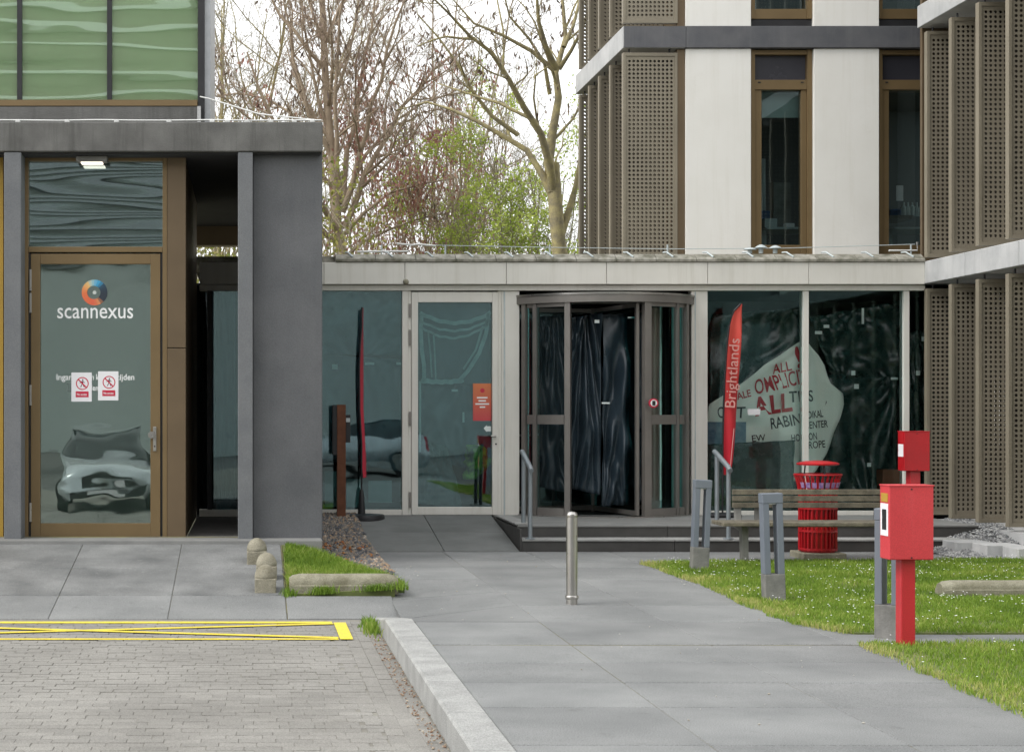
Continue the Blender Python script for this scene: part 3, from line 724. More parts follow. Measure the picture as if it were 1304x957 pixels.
t = thing('feather_flag', 'red feather flag with white lettering in front of the banner window', 'flag', (X(921,fd), fd, PZ))
Lp = [(921,604),(921,560),(922,520),(923.5,480),(926,443),(929,415),(935,396),(944,386.5)]; Rp = [(931,605),(935,575),(938.5,545),(941,510),(943,475),(944.5,440),(945.5,412),(946.5,388)]
toz = lambda E: [(X(x,fd), Z(y,fd)) for x,y in E]
flag_y = lambda u, v: fd+.035*math.sin(u*4+v*9)*u+.05*u
part('cloth', flag_cloth(toz(Lp), toz(Rp), flag_y), m_flag, t, smooth=180)
part('pole', MB().tube([(X(920,fd),fd,PZ+.05)]+[(X(x-.6,fd),fd,Z(y,fd)) for x,y in Lp], .012, 8), m_black, t, smooth=60)
part('base', MB().box(X(920,fd)-.2,X(920,fd)+.2,fd-.18,fd+.18,PZ,PZ+.05), m_black, t, bevel=.02)
text_part('lettering', 'Brightlands', 935.5, 519, 935.5+88, fd-.02, M('flag_text', (.72,.34,.30), None, 3, .7), t, .004, R(86), 13, lambda x,z: fd-.03)
part('print_line', MB().tube([(X(928.5,fd),fd-.03,Z(601,fd)),(X(934,fd),fd-.03,Z(545,fd))], .006, 4), M('flag_small_print', (.66,.30,.28), None, 3, .7), t)
fd2 = 21.03
t = thing('feather_flag', 'narrow red feather flag seen edge-on above a black base', 'flag', (X(462,fd2), fd2, .20))
Lp = [(462.5,608),(460,575),(458.5,520),(458,470),(459,440),(461,415),(461,398),(461.5,391)]; Rp = [(471,609),(470,585),(467.5,555),(465,520),(464.8,470),(464.5,440),(464,412),(464,391)]
toz = lambda E: [(X(x,fd2), Z(y,fd2)) for x,y in E]
m_flag2 = FLAGMAT('flag_print_dark', (.30,.03,.045), (.58,.02,.05), 1.6, 2.5)
part('cloth', flag_cloth(toz(Lp), toz(Rp), lambda u,v: fd2+.42*u*(1-v*.6)), m_flag2, t, smooth=180)
part('pole', MB().tube([(X(460.5,fd2),fd2,.25),(X(460.5,fd2),fd2,1.2)]+[(X(x-.5,fd2),fd2,Z(y,fd2)) for x,y in Lp[2:]], .011, 8), m_black, t, smooth=60)
part('socket', MB().lathe([(.05,.0),(.045,.1),(.03,.28),(.018,.34)], (X(460.5,fd2),fd2,.28), 12), m_black, t, smooth=50)
part('base', MB().lathe([(.25,.0),(.255,.03),(.24,.075),(.1,.085),(.002,.086)], (X(465,fd2),fd2,.225), 20), m_black, t, smooth=40)

# ================================================================== LEFT BUILDING
DL = 17.2
lb = thing('scan_building', 'grey concrete canopy building with bronze glass entrance door on the left', 'building', (-1.2, DL, .27))
# canopy slab
cs = MB(); cs.box(-5.0, X(411,DL), DL, 24.2, Z(193,DL), Z(155,DL)); canopy = part('canopy', cs, m_conc, lb, bevel=.012)
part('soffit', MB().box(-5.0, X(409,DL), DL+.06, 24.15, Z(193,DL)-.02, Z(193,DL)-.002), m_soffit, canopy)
part('back_beam', MB().box(-1.0, .75, 23.9, 24.19, Z(313,24), Z(193,DL)-.021), m_bronzelt, canopy)
pbox('pillar', 5, 27, 193.8, 690, DL+.01, DL+.33, m_pillar, lb, .008)
pbox('pillar', 303, 322, 193.8, 690, DL+.01, DL+.33, m_pillar, lb, .008)
pbox('wall', 322.3, 410.5, 193.8, 692, DL+.14, 20.9, m_concpaint, lb, .008)
# upper storey in green glass
du = 18.6
uv = thing('glass_storey', 'green glass upper storey with dark mullions above the grey canopy', 'building', (-2.5, du, Z(155,DL)))
zb_, zt_ = Z(128,du), Z(128,du)+3.4
xr = X(261,du)
part('backing', MB().box(-5.2, X(254,du), du+.06, du+.12, zb_, zt_), m_greenglass_back, uv)
for a, b in ((-120,22),(28,136.5),(142.5,252)):
    part('glass_panel', MB().box(X(a,du)+.004, X(b,du)-.004, du+.008, du+.02, zb_+.01, zt_), g_green, uv)
for a, b in ((22,28),(136.5,142.5)): part('mullion', MB().box(X(a,du), X(b,du), du-.02, du+.05, zb_, zt_), m_black, uv)
part('corner_post', MB().box(X(252,du), X(260.5,du), du-.03, du+2.5, Z(155,DL)-.02, zt_), m_black, uv)
part('edge_strip', MB().box(X(260.6,du), X(268,du), du+.02, du+2.4, Z(155,DL)-.02, zt_), m_alu, uv)
part('roof_block', MB().box(-5.2, X(252,du)-.01, du+.125, du+2.4, zb_, zt_), m_inner, uv)
part('sill', MB().box(-5.2, X(252,du)-.005, du-.06, du+.04, Z(136,du), Z(128,du)-.004), m_bronze, uv)
part('plinth', MB().box(-5.2, X(251,du), du-.1, du+.3, Z(155,DL)-.01, Z(138,du)), m_conc, uv)
part('plinth_end', MB().box(X(251,du)+.004, X(256,du), du-.11, du+.25, Z(155,DL)-.01, Z(137.5,du)), m_lightconc, uv)
cb = thing('lightning_cable', 'white lightning cable clipped along the top edge of the grey canopy', 'cable', (-1, DL, Z(155,DL)))
yc = DL+.06; zc = Z(155,DL)+.025
part('wire', MB().tube([(-5,yc,zc)]+[(-4+.4*k,yc,zc+.004*math.sin(k*2.3)) for k in range(12)]+[(X(409,DL),yc,zc)], .009, 6), m_wire, cb, smooth=60)
part('wire', MB().tube([(X(250,DL),yc+1.3,Z(128,DL)+.3),(X(262,DL),yc+1.2,Z(128,DL)+.26),(X(330,DL),yc+.4,Z(141,DL)+.05),(X(405,DL),yc,zc)], .008, 6), m_wire, cb, smooth=60)
for x in (22,85,148,215,270,290,315,345,375,398): part('clip', MB().box(X(x,DL)-.025,X(x,DL)+.025,yc-.03,yc+.03,Z(155,DL)-.002,zc+.004), m_wire, cb, bevel=.006)

# entrance front
dd = 17.5
pbox('side_wall', -160, 4, 194, 688, dd-.02, dd+.1, m_ochre, lb)
ent = thing('entrance_door', 'bronze framed glass door with round logo and white lettering', 'door', (X(120,dd), dd, .283))
fz0 = .283
def fr(x0,x1,y0,y1,e0,e1,mat,par,nm='frame',bv=.004): return pbox(nm,x0,x1,y0,y1,dd+e0,dd+e1,mat,par,bv,at=dd)
fr(27.5,36,193.8,684,.0,.1,m_bronze,ent,'jamb'); fr(207,213,193.8,684,.0,.1,m_bronze,ent,'jamb')
fr(36.2,206.8,314,321,.002,.1,m_bronze,ent,'transom_rail'); fr(36.2,206.8,194,205,.002,.1,m_bronze,ent,'head_rail')
tg = fr(36.2,206.8,205.2,313.8,.05,.06,g_trans,ent,'transom_pane',0)
leaf = MB()
for a in ((39,51,323,683),(191.5,204,323,683)): leaf.box(X(a[0],dd),X(a[1],dd),dd+.012,dd+.08,Z(a[3],dd),Z(a[2],dd))
for a in ((51.05,191.45,323,336),(51.05,191.45,666,683)): leaf.box(X(a[0],dd),X(a[1],dd),dd+.013,dd+.079,Z(a[3],dd),Z(a[2],dd))
leaf_o = part('leaf', leaf, m_bronze, ent, bevel=.004)
part('pane', MB().box(X(51,dd),X(191.5,dd),dd+.04,dd+.052,Z(666,dd),Z(336,dd)), g_door, leaf_o)
fr(36.2,38.8,321.2,684,.03,.1,m_black,ent,'gap_seal',0); fr(204.2,206.8,321.2,684,.03,.1,m_black,ent,'gap_seal',0)
for y0, y1 in ((343,370),(373,398),(490,516),(640,664)): fr(37.5,40.2,y0,y1,-.004,.012,m_steel,ent,'hinge',.002)
hp_ = fr(195,199,543,574,-.004,.012,m_steel,leaf_o,'handle_plate',.002)
part('knob', MB().tube([(X(193,dd),dd-.004,Z(553.5,dd)),(X(193,dd),dd-.05,Z(553.5,dd))], .036, 18), m_steel, leaf_o, smooth=40)
part('keyhole', MB().tube([(X(197,dd),dd-.006,Z(568,dd)),(X(197,dd),dd-.003,Z(568,dd))], .009, 10), m_black, leaf_o)
# logo ring in segments
lx, lz = X(120,dd), Z(372,dd); ro, ri = 16.5*dd/F, 8.5*dd/F; gy = dd+.034
def ringcol(u):
    stops = [(0,(.02,.03,.045)),(.10,(.02,.05,.08)),(.2,(.05,.35,.60)),(.30,(.35,.50,.45)),(.36,(.75,.45,.15)),(.5,(.72,.17,.06)),(.75,(.68,.12,.06)),(.83,(.6,.25,.1)),(.87,(.02,.03,.045)),(1,(.02,.03,.045))]
    for (a,c),(b,e) in zip(stops, stops[1:]):
        if a <= u <= b: f = (u-a)/(b-a); return tuple(p*(1-f)+q*f for p,q in zip(c,e))
logo = part('logo', MB().tube([(lx,gy+.002,lz),(lx,gy+.003,lz)], ri*.3, 8), m_innergrey, leaf_o); 
NSEG = 24
for k in range(NSEG):
    a0, a1 = 2*math.pi*k/NSEG, 2*math.pi*(k+1)/NSEG
    mm = M('logo_ink', ringcol((k+.5)/NSEG), ringcol((k+.5)/NSEG), 3, .6)
    ox = -.012
    part('segment', MB().add([(lx+ro*math.cos(a0),gy,lz+ro*math.sin(a0)),(lx+ro*math.cos(a1),gy,lz+ro*math.sin(a1)),(lx-.008+ri*math.cos(a1),gy,lz+ri*math.sin(a1)),(lx-.008+ri*math.cos(a0),gy,lz+ri*math.sin(a0))], [(0,1,2,3)]), mm, logo)
text_part('lettering', 'scannexus', 73, 405, 169.5, dd+.034, m_vinyl, leaf_o, .004, 0, 13.2)
for tx_, a_, b_ in (('Ingan', 72, 92), ('n k', 116.5, 126), ('tijden', 149, 171)): text_part('lettering', tx_, a_, 483.5, b_, dd+.036, m_vinyl, leaf_o, .012, 0, 7.5)
text_part('lettering', 'den', 114, 497, 125, dd+.036, m_vinyl, leaf_o, .012, 0, 7)
part('card_reader', MB().box(X(85,dd),X(92,dd),dd+.055,dd+.07,Z(499,dd),Z(488,dd)), m_black, leaf_o)
# notices
for (cxn, cyn), lab in zip(((103.5,492.5),(137.5,491)), ('white no-entry paper notice on the glass door, left one', 'white no-entry paper notice on the glass door, right one')):
    n_ = thing('paper_notice', lab, 'notice', (X(cxn,dd), dd+.03, Z(cyn+19,dd)), 'no-entry notices on the glass door')
    tl = R(1.0) if cxn < 120 else R(-1.2)
    part('sheet', MB().box(X(cxn-13,dd),X(cxn+13,dd),dd+.030,dd+.032,Z(cyn+18.5,dd),Z(cyn-18.5,dd)), m_paper, n_)
    cxx, czz = X(cxn+1,dd), Z(cyn-4.5,dd); r0 = 8.2*dd/F; yy = dd+.0295
    part('prohibition_ring', MB().arc(0,0,0,0,0,1,0,0,1) if False else MB().add([(cxx+rr*math.cos(2*math.pi*k/28), yy, czz+rr*math.sin(2*math.pi*k/28)) for k in range(28) for rr in (r0, r0*.84)], [(2*k,2*((k+1)%28),2*((k+1)%28)+1,2*k+1) for k in range(28)]), m_signred, n_)
    s45 = .70710678*r0*.92; wv = r0*.07
    part('slash', MB().add([(cxx-s45-wv,yy-.0003,czz+s45-wv),(cxx-s45+wv,yy-.0003,czz+s45+wv),(cxx+s45+wv,yy-.0003,czz-s45+wv),(cxx+s45-wv,yy-.0003,czz-s45-wv)], [(0,1,2,3)]), m_signred, n_)
    fig = MB(); u = r0
    fig.add([(cxx+.06*u+.12*u*math.cos(2*math.pi*k/10), yy+.0002, czz+.55*u+.12*u*math.sin(2*math.pi*k/10)) for k in range(10)], [tuple(range(10))])
    for q in ([(-.14,.38),(.16,.38),(.12,-.08),(-.1,-.08)], [(-.1,-.06),(.04,-.06),(-.2,-.6),(-.32,-.56)], [(.0,-.06),(.12,-.06),(.36,-.55),(.24,-.6)], [(-.14,.36),(-.06,.3),(-.34,.02),(-.42,.08)], [(.16,.36),(.08,.3),(.34,.05),(.42,.12)]):
        fig.add([(cxx+a*u,yy+.0003,czz+b*u) for a,b in q], [(0,1,2,3)])
    part('figure', fig, m_signdark, n_)
    part('caption_bar', MB().box(X(cxn-7.5,dd),X(cxn+9,dd),dd+.0285,dd+.0298,Z(cyn+13,dd),Z(cyn+5.5,dd)), m_signred, n_)
    text_part('caption', 'No access', cxn-5.5, cyn+10.8, cxn+7, dd+.028, m_paper, n_, .01, 0, 3)
# bronze cladding right of the door and passage
pbox('cladding', 213.2, 236.5, 193.8, 442.5, dd-.01, dd+.12, m_bronzelt, lb, .004)
pbox('cladding', 213.2, 236.5, 443.5, 684, dd-.01, dd+.12, m_bronzelt, lb, .004)
xs_w = X(236.5,dd)
for k in range(3):
    a = dd+.121+k*1.23; boxpart('side_cladding', (xs_w-.1, xs_w-.004, a, a+1.22, .26, Z(193,DL)-.025), m_bronzelt, lb)
# vestibule behind the door
part('vestibule_wall', MB().box(-3.9, xs_w-.11, 19.6, 19.7, .26, 4.3), m_innergrey, lb)
part('vestibule_floor', MB().box(-3.9, xs_w-.11, 17.6, 19.6, .2, .275), m_innergrey, lb)
part('vestibule_side', MB().box(-3.95, -3.9, 17.6, 19.6, .27, 4.3), m_innergrey, lb)
part('exit_sign', MB().box(X(100,19.3),X(140,19.3),19.3,19.33,Z(296,19.3),Z(278,19.3)), M('exit_green', (.02,.18,.09), None, 3, .5), lb)
# soffit lamp
sl = thing('soffit_lamp', 'small lit lamp under the grey canopy above the bronze door', 'lamp', (X(115,17.35), 17.35, Z(193,DL)))
zL = Z(193,DL)-.021
part('housing', MB().box(X(96,17.3),X(136,17.3),17.34,17.49,zL-.06,zL), m_lampbase, sl, bevel=.01)
part('diffuser', MB().box(X(102,17.3),X(130,17.3),17.35,17.48,zL-.078,zL-.061), EMIT('lamp_glow', (1,.86,.74), .8), sl, bevel=.008)
# deck in the passage
dk = struct('deck', MB().box(xs_w, .0, 17.62, 21.2, .0, .24), m_joint)
for k in range(25): part('plank', MB().box(xs_w+.005, .02, 17.63+.142*k, 17.63+.142*k+.134, .241, .268), m_deck, dk)

# ================================================================== LINK BUILDING
lk = thing('glass_link', 'low glazed entrance hall with off-white frame and mossy roof edge', 'building', (4.0, DK, PZ))
def lf(nm, x0,x1,y0,y1,e0,e1,mat,par=lk,bv=.003): return pbox(nm,x0,x1,y0,y1,DK+e0,DK+e1,mat,par,bv,at=DK)
fx = [254, 412, 514.5, 643, 770, 898, 1026, 1173]
for a, b in zip(fx, fx[1:]): lf('fascia_panel', a+.3, b-.3, 335, 362.5, -.12, .15, m_offwhite)
lf('head_frame', 254, 1176, 363, 370, -.05, .12, m_offwhite)
xR = X(1173,DK)
# roof edge: coping stones with clips
for k in range(15):
    a = X(427,DK)+k*.515; b = min(a+.51, xR)
    if a > xR: break
    part('coping', MB().prism([(DK-.14,Z(334.7,DK)),(DK-.14,Z(331,DK)),(DK+.0,Z(323.5,DK)),(DK+.5,Z(323,DK)),(DK+.5,Z(334.7,DK))], a, b, 'x'), m_coping, lk, bevel=.006)
    part('clip', MB().tube([(a+.22,DK-.10,Z(331,DK)+.03),(a+.16,DK+.0,Z(323.5,DK)+.025),(a+.14,DK+.10,Z(322.5,DK)+.02)], .011, 6), m_inst, lk, smooth=60)
part('roof', MB().box(-.7, xR, DK+.16, 25.0, Z(345,DK), Z(325,DK)), m_coping, lk)
lf('post', 512,519.5,370.2,656,-.03,.12,m_offwhite)
lf('sill', 254,511.8,648.5,657,-.02,.12,m_offwhite)
lf('pier', 638.5,661,370.2,657,-.02,.14,m_offwhite); lf('seam', 641,643,371,656,-.026,-.021,m_inst)
lf('pier', 880,900.5,370.2,657,-.02,.14,m_offwhite); lf('seam', 884,885.5,371,656,-.026,-.021,m_inst)
lf('mullion', 1022,1029,370.2,656,-.03,.12,m_offwhite); lf('mullion', 1150,1157,370.2,656,-.03,.12,m_offwhite)
lf('sill', 900.8,1176,650,657,-.02,.12,m_offwhite)
lf('pane', 272,306,370.3,648.3,.03,.045,g_link,lk,0); lf('mullion', 264,270,370,656,-.01,.12,m_black)
lf('pane', 306,511.8,370.3,648.3,.03,.045,g_link,lk,0)
lf('pane', 900.8,1021.8,370.3,649.8,.03,.045,g_dark,lk,0); lf('pane', 1029.2,1149.8,370.3,649.8,.03,.045,g_dark,lk,0); lf('pane', 1157.2,1190,370.3,649.8,.03,.045,g_dark,lk,0)
lf('jamb', 519.7,523.5,370.2,656,-.02,.1,m_offwhite); lf('jamb', 634,638.3,370.2,656,-.02,.1,m_offwhite)
part('alarm_globe', MB().lathe([(.0,-.035)]+[(.038*math.cos(a),.038*math.sin(a)) for a in [-1.2,-.8,-.4,0,.4,.8,1.2]]+[(.002,.037)], (X(515.5,DK),DK-.15,Z(360,DK)), 14), m_oldconc, lk, smooth=60)
# interior shell
part('back_wall', MB().box(-.7, xR+1, 24.6, 24.7, .0, 3.4), m_inner, lk)
part('floor', MB().box(-.7, xR+1, DK+.15, 24.6, .1, .27), m_inner, lk)
part('ceiling', MB().box(-.7, xR+1, DK+.16, 24.6, Z(362,DK), Z(362,DK)+.03), m_inner, lk)
part('end_wall', MB().box(xR+.9, xR+1, DK+.15, 24.6, .27, 3.3), m_inner, lk)
part('end_wall', MB().box(-.8, -.7, DK+.15, 24.6, .27, 3.3), m_inner, lk)
# link door
ld = thing('glazed_door', 'off-white framed glass door with orange poster left of the revolving door', 'door', (X(578,DK), DK, PZ))
fm = MB()
for a in ((523.8,532,372,655),(626.5,633.8,372,655)): fm.box(X(a[0],DK),X(a[1],DK),DK-.035,DK+.06,Z(a[3],DK),Z(a[2],DK))
for a in ((532.05,626.45,372,385),(532.05,626.45,645,655)): fm.box(X(a[0],DK),X(a[1],DK),DK-.034,DK+.059,Z(a[3],DK),Z(a[2],DK))
lo = part('frame', fm, m_offwhite, ld, bevel=.005)
part('pane', MB().box(X(532,DK),X(626.5,DK),DK+.02,DK+.034,Z(645,DK),Z(385,DK)), g_link, lo)
for y0, y1 in ((387,404),(420,440),(524,542),(626,646)): part('hinge', MB().box(X(520.5,DK),X(523,DK),DK-.045,DK-.021,Z(y1,DK),Z(y0,DK)), m_doorsteel, ld)
part('handle', MB().tube([(X(630,DK),DK-.035,Z(555,DK)),(X(630,DK),DK-.085,Z(555,DK)),(X(624,DK),DK-.09,Z(555,DK))], .012, 8), m_steel, ld, smooth=50)
part('lock', MB().tube([(X(631,DK),DK-.04,Z(565,DK)),(X(631,DK),DK-.033,Z(565,DK))], .012, 10), m_black, ld)
m_poster = FLAGMAT('poster_print', (.62,.20,.08), (.55,.07,.08), Z(535,DK), Z(488,DK))
po = thing('orange_poster', 'orange to red poster taped inside the off-white glass door', 'poster', (X(614,DK), DK+.014, Z(535,DK)))
part('sheet', MB().box(X(602.5,DK),X(626,DK),DK+.012,DK+.015,Z(535.5,DK),Z(488,DK)), m_poster, po)
for k, (a, b) in enumerate(((607.5,621),(609.5,619),(605.5,623),(611,618))): part('print_line', MB().box(X(a,DK),X(b,DK),DK+.0105,DK+.0115,Z(507+4*k,DK),Z(505.2+4*k,DK)), m_vinyl, po)
part('emblem', MB().tube([(X(614.5,DK),DK+.0105,Z(497,DK)),(X(614.5,DK),DK+.0115,Z(497,DK))], .03, 8), m_signred, po)
stk = tag(part('arrow_sticker', MB().add([(X(a,DK),DK+.013+e,Z(b,DK)) for e in (0,.002) for a,b in ((616,545),(620,541),(620,542.5),(625.5,542.5),(625.5,549),(620,549),(620,550))], [(0,1,2,3,4,5,6),(13,12,11,10,9,8,7)]+[(i,(i+1)%7,7+(i+1)%7,7+i) for i in range(7)]), m_tape), 'small white arrow sticker beside the handle of the off-white door', 'sticker')

# sheets hung behind the glass
def sheet(name, quad, d, seed, mat, label, cat='plastic sheet', amp=.085, group=None, tapes=(), fold=5.0):
    """quad: photo corners TL, TR, BR, BL; tapes: photo points (x, y, w, h)"""
    nx, ny = 34, 44; rng_ = random.Random(seed); vs = []
    foc = [(rng_.uniform(-.2,1.2), rng_.choice((-.15,1.15)), rng_.uniform(.5,1)) for _ in range(4)]
    def disp(u, v):
        q = 0
        for fx_, fy_, am in foc:
            a = math.atan2(v-fy_, u-fx_); r = math.hypot(v-fy_, u-fx_); q += am*math.sin(a*fold*3+noise.noise((u*2,v*2,seed))*2.5)*math.exp(-r*1.1)
        return amp*(q*.6+1.2*noise.noise((u*2.3,v*2.3,seed+3))+.5*noise.noise((u*6,v*7,seed+7)))
    TL, TR, BR, BL = [Vector(q) for q in quad]
    for j in range(ny+1):
        for i in range(nx+1):
            u, v = i/nx, j/ny
            p = (TL*(1-u)+TR*u)*(1-v)+(BL*(1-u)+BR*u)*v
            e = 1.8*noise.noise((u*5,v*5,seed+11)) if (i in (0,nx) or j in (0,ny)) else 0
            vs.append((X(p.x+e,d), d+disp(u,v), Z(p.y+e,d)))
    fs = [(j*(nx+1)+i, j*(nx+1)+i+1, (j+1)*(nx+1)+i+1, (j+1)*(nx+1)+i) for j in range(ny) for i in range(nx)]
    o = part(name, MB().add(vs, fs), mat, None, smooth=180); tag(o, label, cat, group)
    so = o.modifiers.new('thickness','SOLIDIFY'); so.thickness = .002
    o['kind'] = 'thing'
    for (tx, ty, tw, th) in tapes:
        part('tape', MB().box(X(tx-tw/2,d),X(tx+tw/2,d),d-amp*1.5-.004,d-amp*1.5-.001,Z(ty+th/2,d),Z(ty-th/2,d)), m_tape, o)
    return o
G2 = 'black plastic sheets behind the glass'
sheet('plastic_sheet', ((1029,404),(1152,382),(1152,505),(1060,478)), DK+.34, 3, m_blackplastic, 'black plastic sheet hung high right of the protest banner', group=G2, tapes=((1146,407,5,7),(1094,403,3,20),(1048,416,7,4),(1038,424,9,4),(1134,482,9,3)))
sheet('plastic_sheet', ((1052,478),(1152,480),(1140,640),(1040,648)), DK+.32, 5, m_blackplastic, 'long crumpled black plastic sheet above the red litter bin', group=G2, tapes=((1082,475,5,6),(1086,492,6,6),(1102,591,5,5)))
sheet('plastic_sheet', ((1150,425),(1196,415),(1196,650),(1150,650)), DK+.2, 6, m_blackplastic, 'narrow black plastic sheet at the glass next to the screens', group=G2, tapes=((1171,432,5,6),(1164,475,5,6)))
sheet('plastic_sheet', ((898,566),(1012,560),(1010,650),(898,652)), DK+.075, 7, m_blackplastic, 'low black plastic sheet under the protest banner', group=G2, amp=.010)
sheet('plastic_sheet', ((905,400),(1024,392),(1024,470),(900,560)), DK+.62, 8, m_blackplastic, 'dark plastic sheet hanging behind the protest banner', group=G2)
sheet('plastic_sheet', ((405,372),(514,372),(514,452),(405,452)), DK+.17, 9, m_bluesheet, 'blue-grey plastic sheet over the top of the left window', group=G2, amp=.06, tapes=((426,467,7,6),(470,463,12,3),(507,463,6,3)))
sheet('plastic_sheet', ((405,450),(514,458),(514,600),(405,585)), DK+.20, 10, m_bluesheet, 'blue-grey plastic sheet over the lower part of the left window', group=G2, amp=.06)
sheet('plastic_sheet', ((262,372),(300,372),(300,650),(275,650)), DK+.10, 11, m_bluesheet, 'blue-grey plastic sheet behind the glass in the passage', group=G2, amp=.03)
sheet('plastic_sheet', ((530,488),(628,485),(628,604),(530,580)), DK+.18, 12, m_bluesheet, 'grey plastic sheet behind the off-white glass door', group=G2, amp=.06, tapes=((578,497,8,3),(589,531,2.5,13),(534,530,2.5,90)))
sheet('plastic_sheet', ((530,556),(570,570),(590,648),(530,640)), DK+.12, 13, M('clear_plastic', (.10,.13,.14), (.2,.24,.25), 5, .3), 'crumpled clear plastic at the foot of the off-white door', group=G2, amp=.05)
sheet('plastic_sheet', ((530,372),(628,372),(628,490),(530,490)), DK+.16, 14, m_bluesheet, 'grey sheet behind the curved bands in the off-white door', group=G2, amp=.015)
# curved pale bands in front of the door sheet
tb = thing('pale_bands', 'curved pale bands crossing the top of the off-white door', 'tape', (X(578,DK), DK+.06, Z(490,DK)))
def band(pts, wd):
    vs = []; d = DK+.075; n = len(pts)
    for i, (x, y) in enumerate(pts):
        a, b = pts[max(0,i-1)], pts[min(n-1,i+1)]; tx, ty = b[0]-a[0], b[1]-a[1]; L_ = math.hypot(tx,ty); nx_, ny_ = -ty/L_*wd/2, tx/L_*wd/2
        for e in (0,.002): vs += [(X(x-nx_,d), d+e, Z(y-ny_,d)), (X(x+nx_,d), d+e, Z(y+ny_,d))]
    fs = []
    for i in range(n-1):
        a, b = 4*i, 4*i+4; fs += [(a,a+1,b+1,b),(a+2,b+2,b+3,a+3),(a,b,b+2,a+2),(a+1,a+3,b+3,b+1)]
    part('band', MB().add(vs, fs), m_paleband, tb)
m_paleband = M('pale_band', (.60,.70,.69), (.40,.50,.50), 14, .5)
def sag(x0,y0,x1,y1,s,n=14): return [(x0+(x1-x0)*k/n, y0+(y1-y0)*k/n+s*4*(k/n)*(1-k/n)+.8*math.sin(k*2.1)) for k in range(n+1)]
band(sag(535,398,625,398,13), 5); band(sag(535,408,624,406,14), 3); band(sag(536,416,622,412,16), 3); band(sag(536,484,590,484,2), 6)
band([(537,400),(536,420),(537,445),(540,465),(540,484)], 5); band([(622,400),(619,425),(610,450),(596,472),(585,484)], 5); band([(615,415),(606,445),(590,470)], 2.5); band([(545,420),(548,450),(550,480)], 2); band([(552,424),(554,455),(555,482)], 2)
# papers stacked at the bottom of the left window
for k, (a, b, y0, y1) in enumerate(((414,440,600,646),(442,462,610,646),(470,500,612,640))):
    tag(part('cardboard_panel', MB().box(X(a,DK),X(b,DK),DK+.11,DK+.13,Z(y1,DK),Z(y0,DK)), M('pale_board', (.22,.33,.33), (.3,.4,.4), 4, .7)), ('pale board at the far left foot of the left window','pale board behind the rusty post in the left window','pale board right of the flag base in the left window')[k], 'board')
def silhouette():  # added shape standing in for a blurred hi-vis person in the glass
    vs, fs, n, m = [], [], 18, 14
    for b in range(m+1):
        v = b/m
        for a in range(n):
            t_ = 2*math.pi*a/n; r = (6+9*math.sin(math.pi*(.12+.76*v)))*(1+.55*noise.noise((2*math.cos(t_),2*math.sin(t_),v*5)))
            vs.append((X(603+r*math.cos(t_)+6*math.sin(v*4),DK+.09), DK+.085+.022*math.sin(t_)+.012*noise.noise((t_*2,v*6,1)), Z(566+44*v,DK+.09)))
    for b in range(m):
        for a in range(n): fs.append((b*n+a, b*n+(a+1)%n, (b+1)*n+(a+1)%n, (b+1)*n+a))
    fs += [tuple(range(n))[::-1], tuple(m*n+a for a in range(n))]
    return MB().add(vs, fs)
tag(part('hivis_stand_in', silhouette(), M('hivis', (.30,.62,.04), (.012,.022,.02), 11, .7, detail=2), None, smooth=180), 'lime and dark stand-in for a blurred hi-vis figure in the off-white door', 'silhouette')

# protest banner
DB = DK+.22
def ban_y(x, z):
    a_ = math.atan2(z-Z(430,DB), x-X(1030,DB)); r_ = math.hypot(z-Z(430,DB), x-X(1030,DB))
    return DB+.045*math.sin(a_*13+2.2*noise.noise((x*1.5,z*1.5,6)))*min(1,r_*1.2)*math.exp(-r_*.55)+.03*noise.noise((x*3,z*3,2))+.035*math.sin((x*1.6+z*2.6)*5+2*noise.noise((x*2,z*2,8)))*(.5+.5*noise.noise((x,z,4)))
edge = [(434,1020,1028),(441,1009,1033),(452,992,1042),(465,972,1050),(480,954,1054),(488,944,1057),(494,934,1064),(501,924,1073),(515,903,1074),(530,900,1070),(545,898,1065),(560,898,1060),(575,898,1054),(600,898,1038),(612,898,1022)]
vs, fs, nb = [], [], 30; ny_ = 40
for j in range(ny_+1):
    y = 434+(612-434)*j/ny_
    for (ya,la,ra),(yb2,lb2_,rb2) in zip(edge, edge[1:]):
        if ya <= y <= yb2: f = (y-ya)/(yb2-ya); xl, xr_ = la+(lb2_-la)*f, ra+(rb2-ra)*f
    for i in range(nb+1):
        xx = X(xl+(xr_-xl)*i/nb, DB); zz = Z(y, DB); vs.append((xx, ban_y(xx,zz), zz))
for j in range(ny_):
    for i in range(nb): fs.append((j*(nb+1)+i, j*(nb+1)+i+1, (j+1)*(nb+1)+i+1, (j+1)*(nb+1)+i))
ban = thing('protest_banner', 'pale cloth protest banner with red and black hand lettering behind glass', 'banner', (X(985,DB), DB, Z(612,DB)))
co = part('cloth', MB().add(vs, fs), m_banner, ban, smooth=180); so = co.modifiers.new('thickness','SOLIDIFY'); so.thickness = .003; so.offset = 1
by_ = lambda x, z: ban_y(x, z)-.008
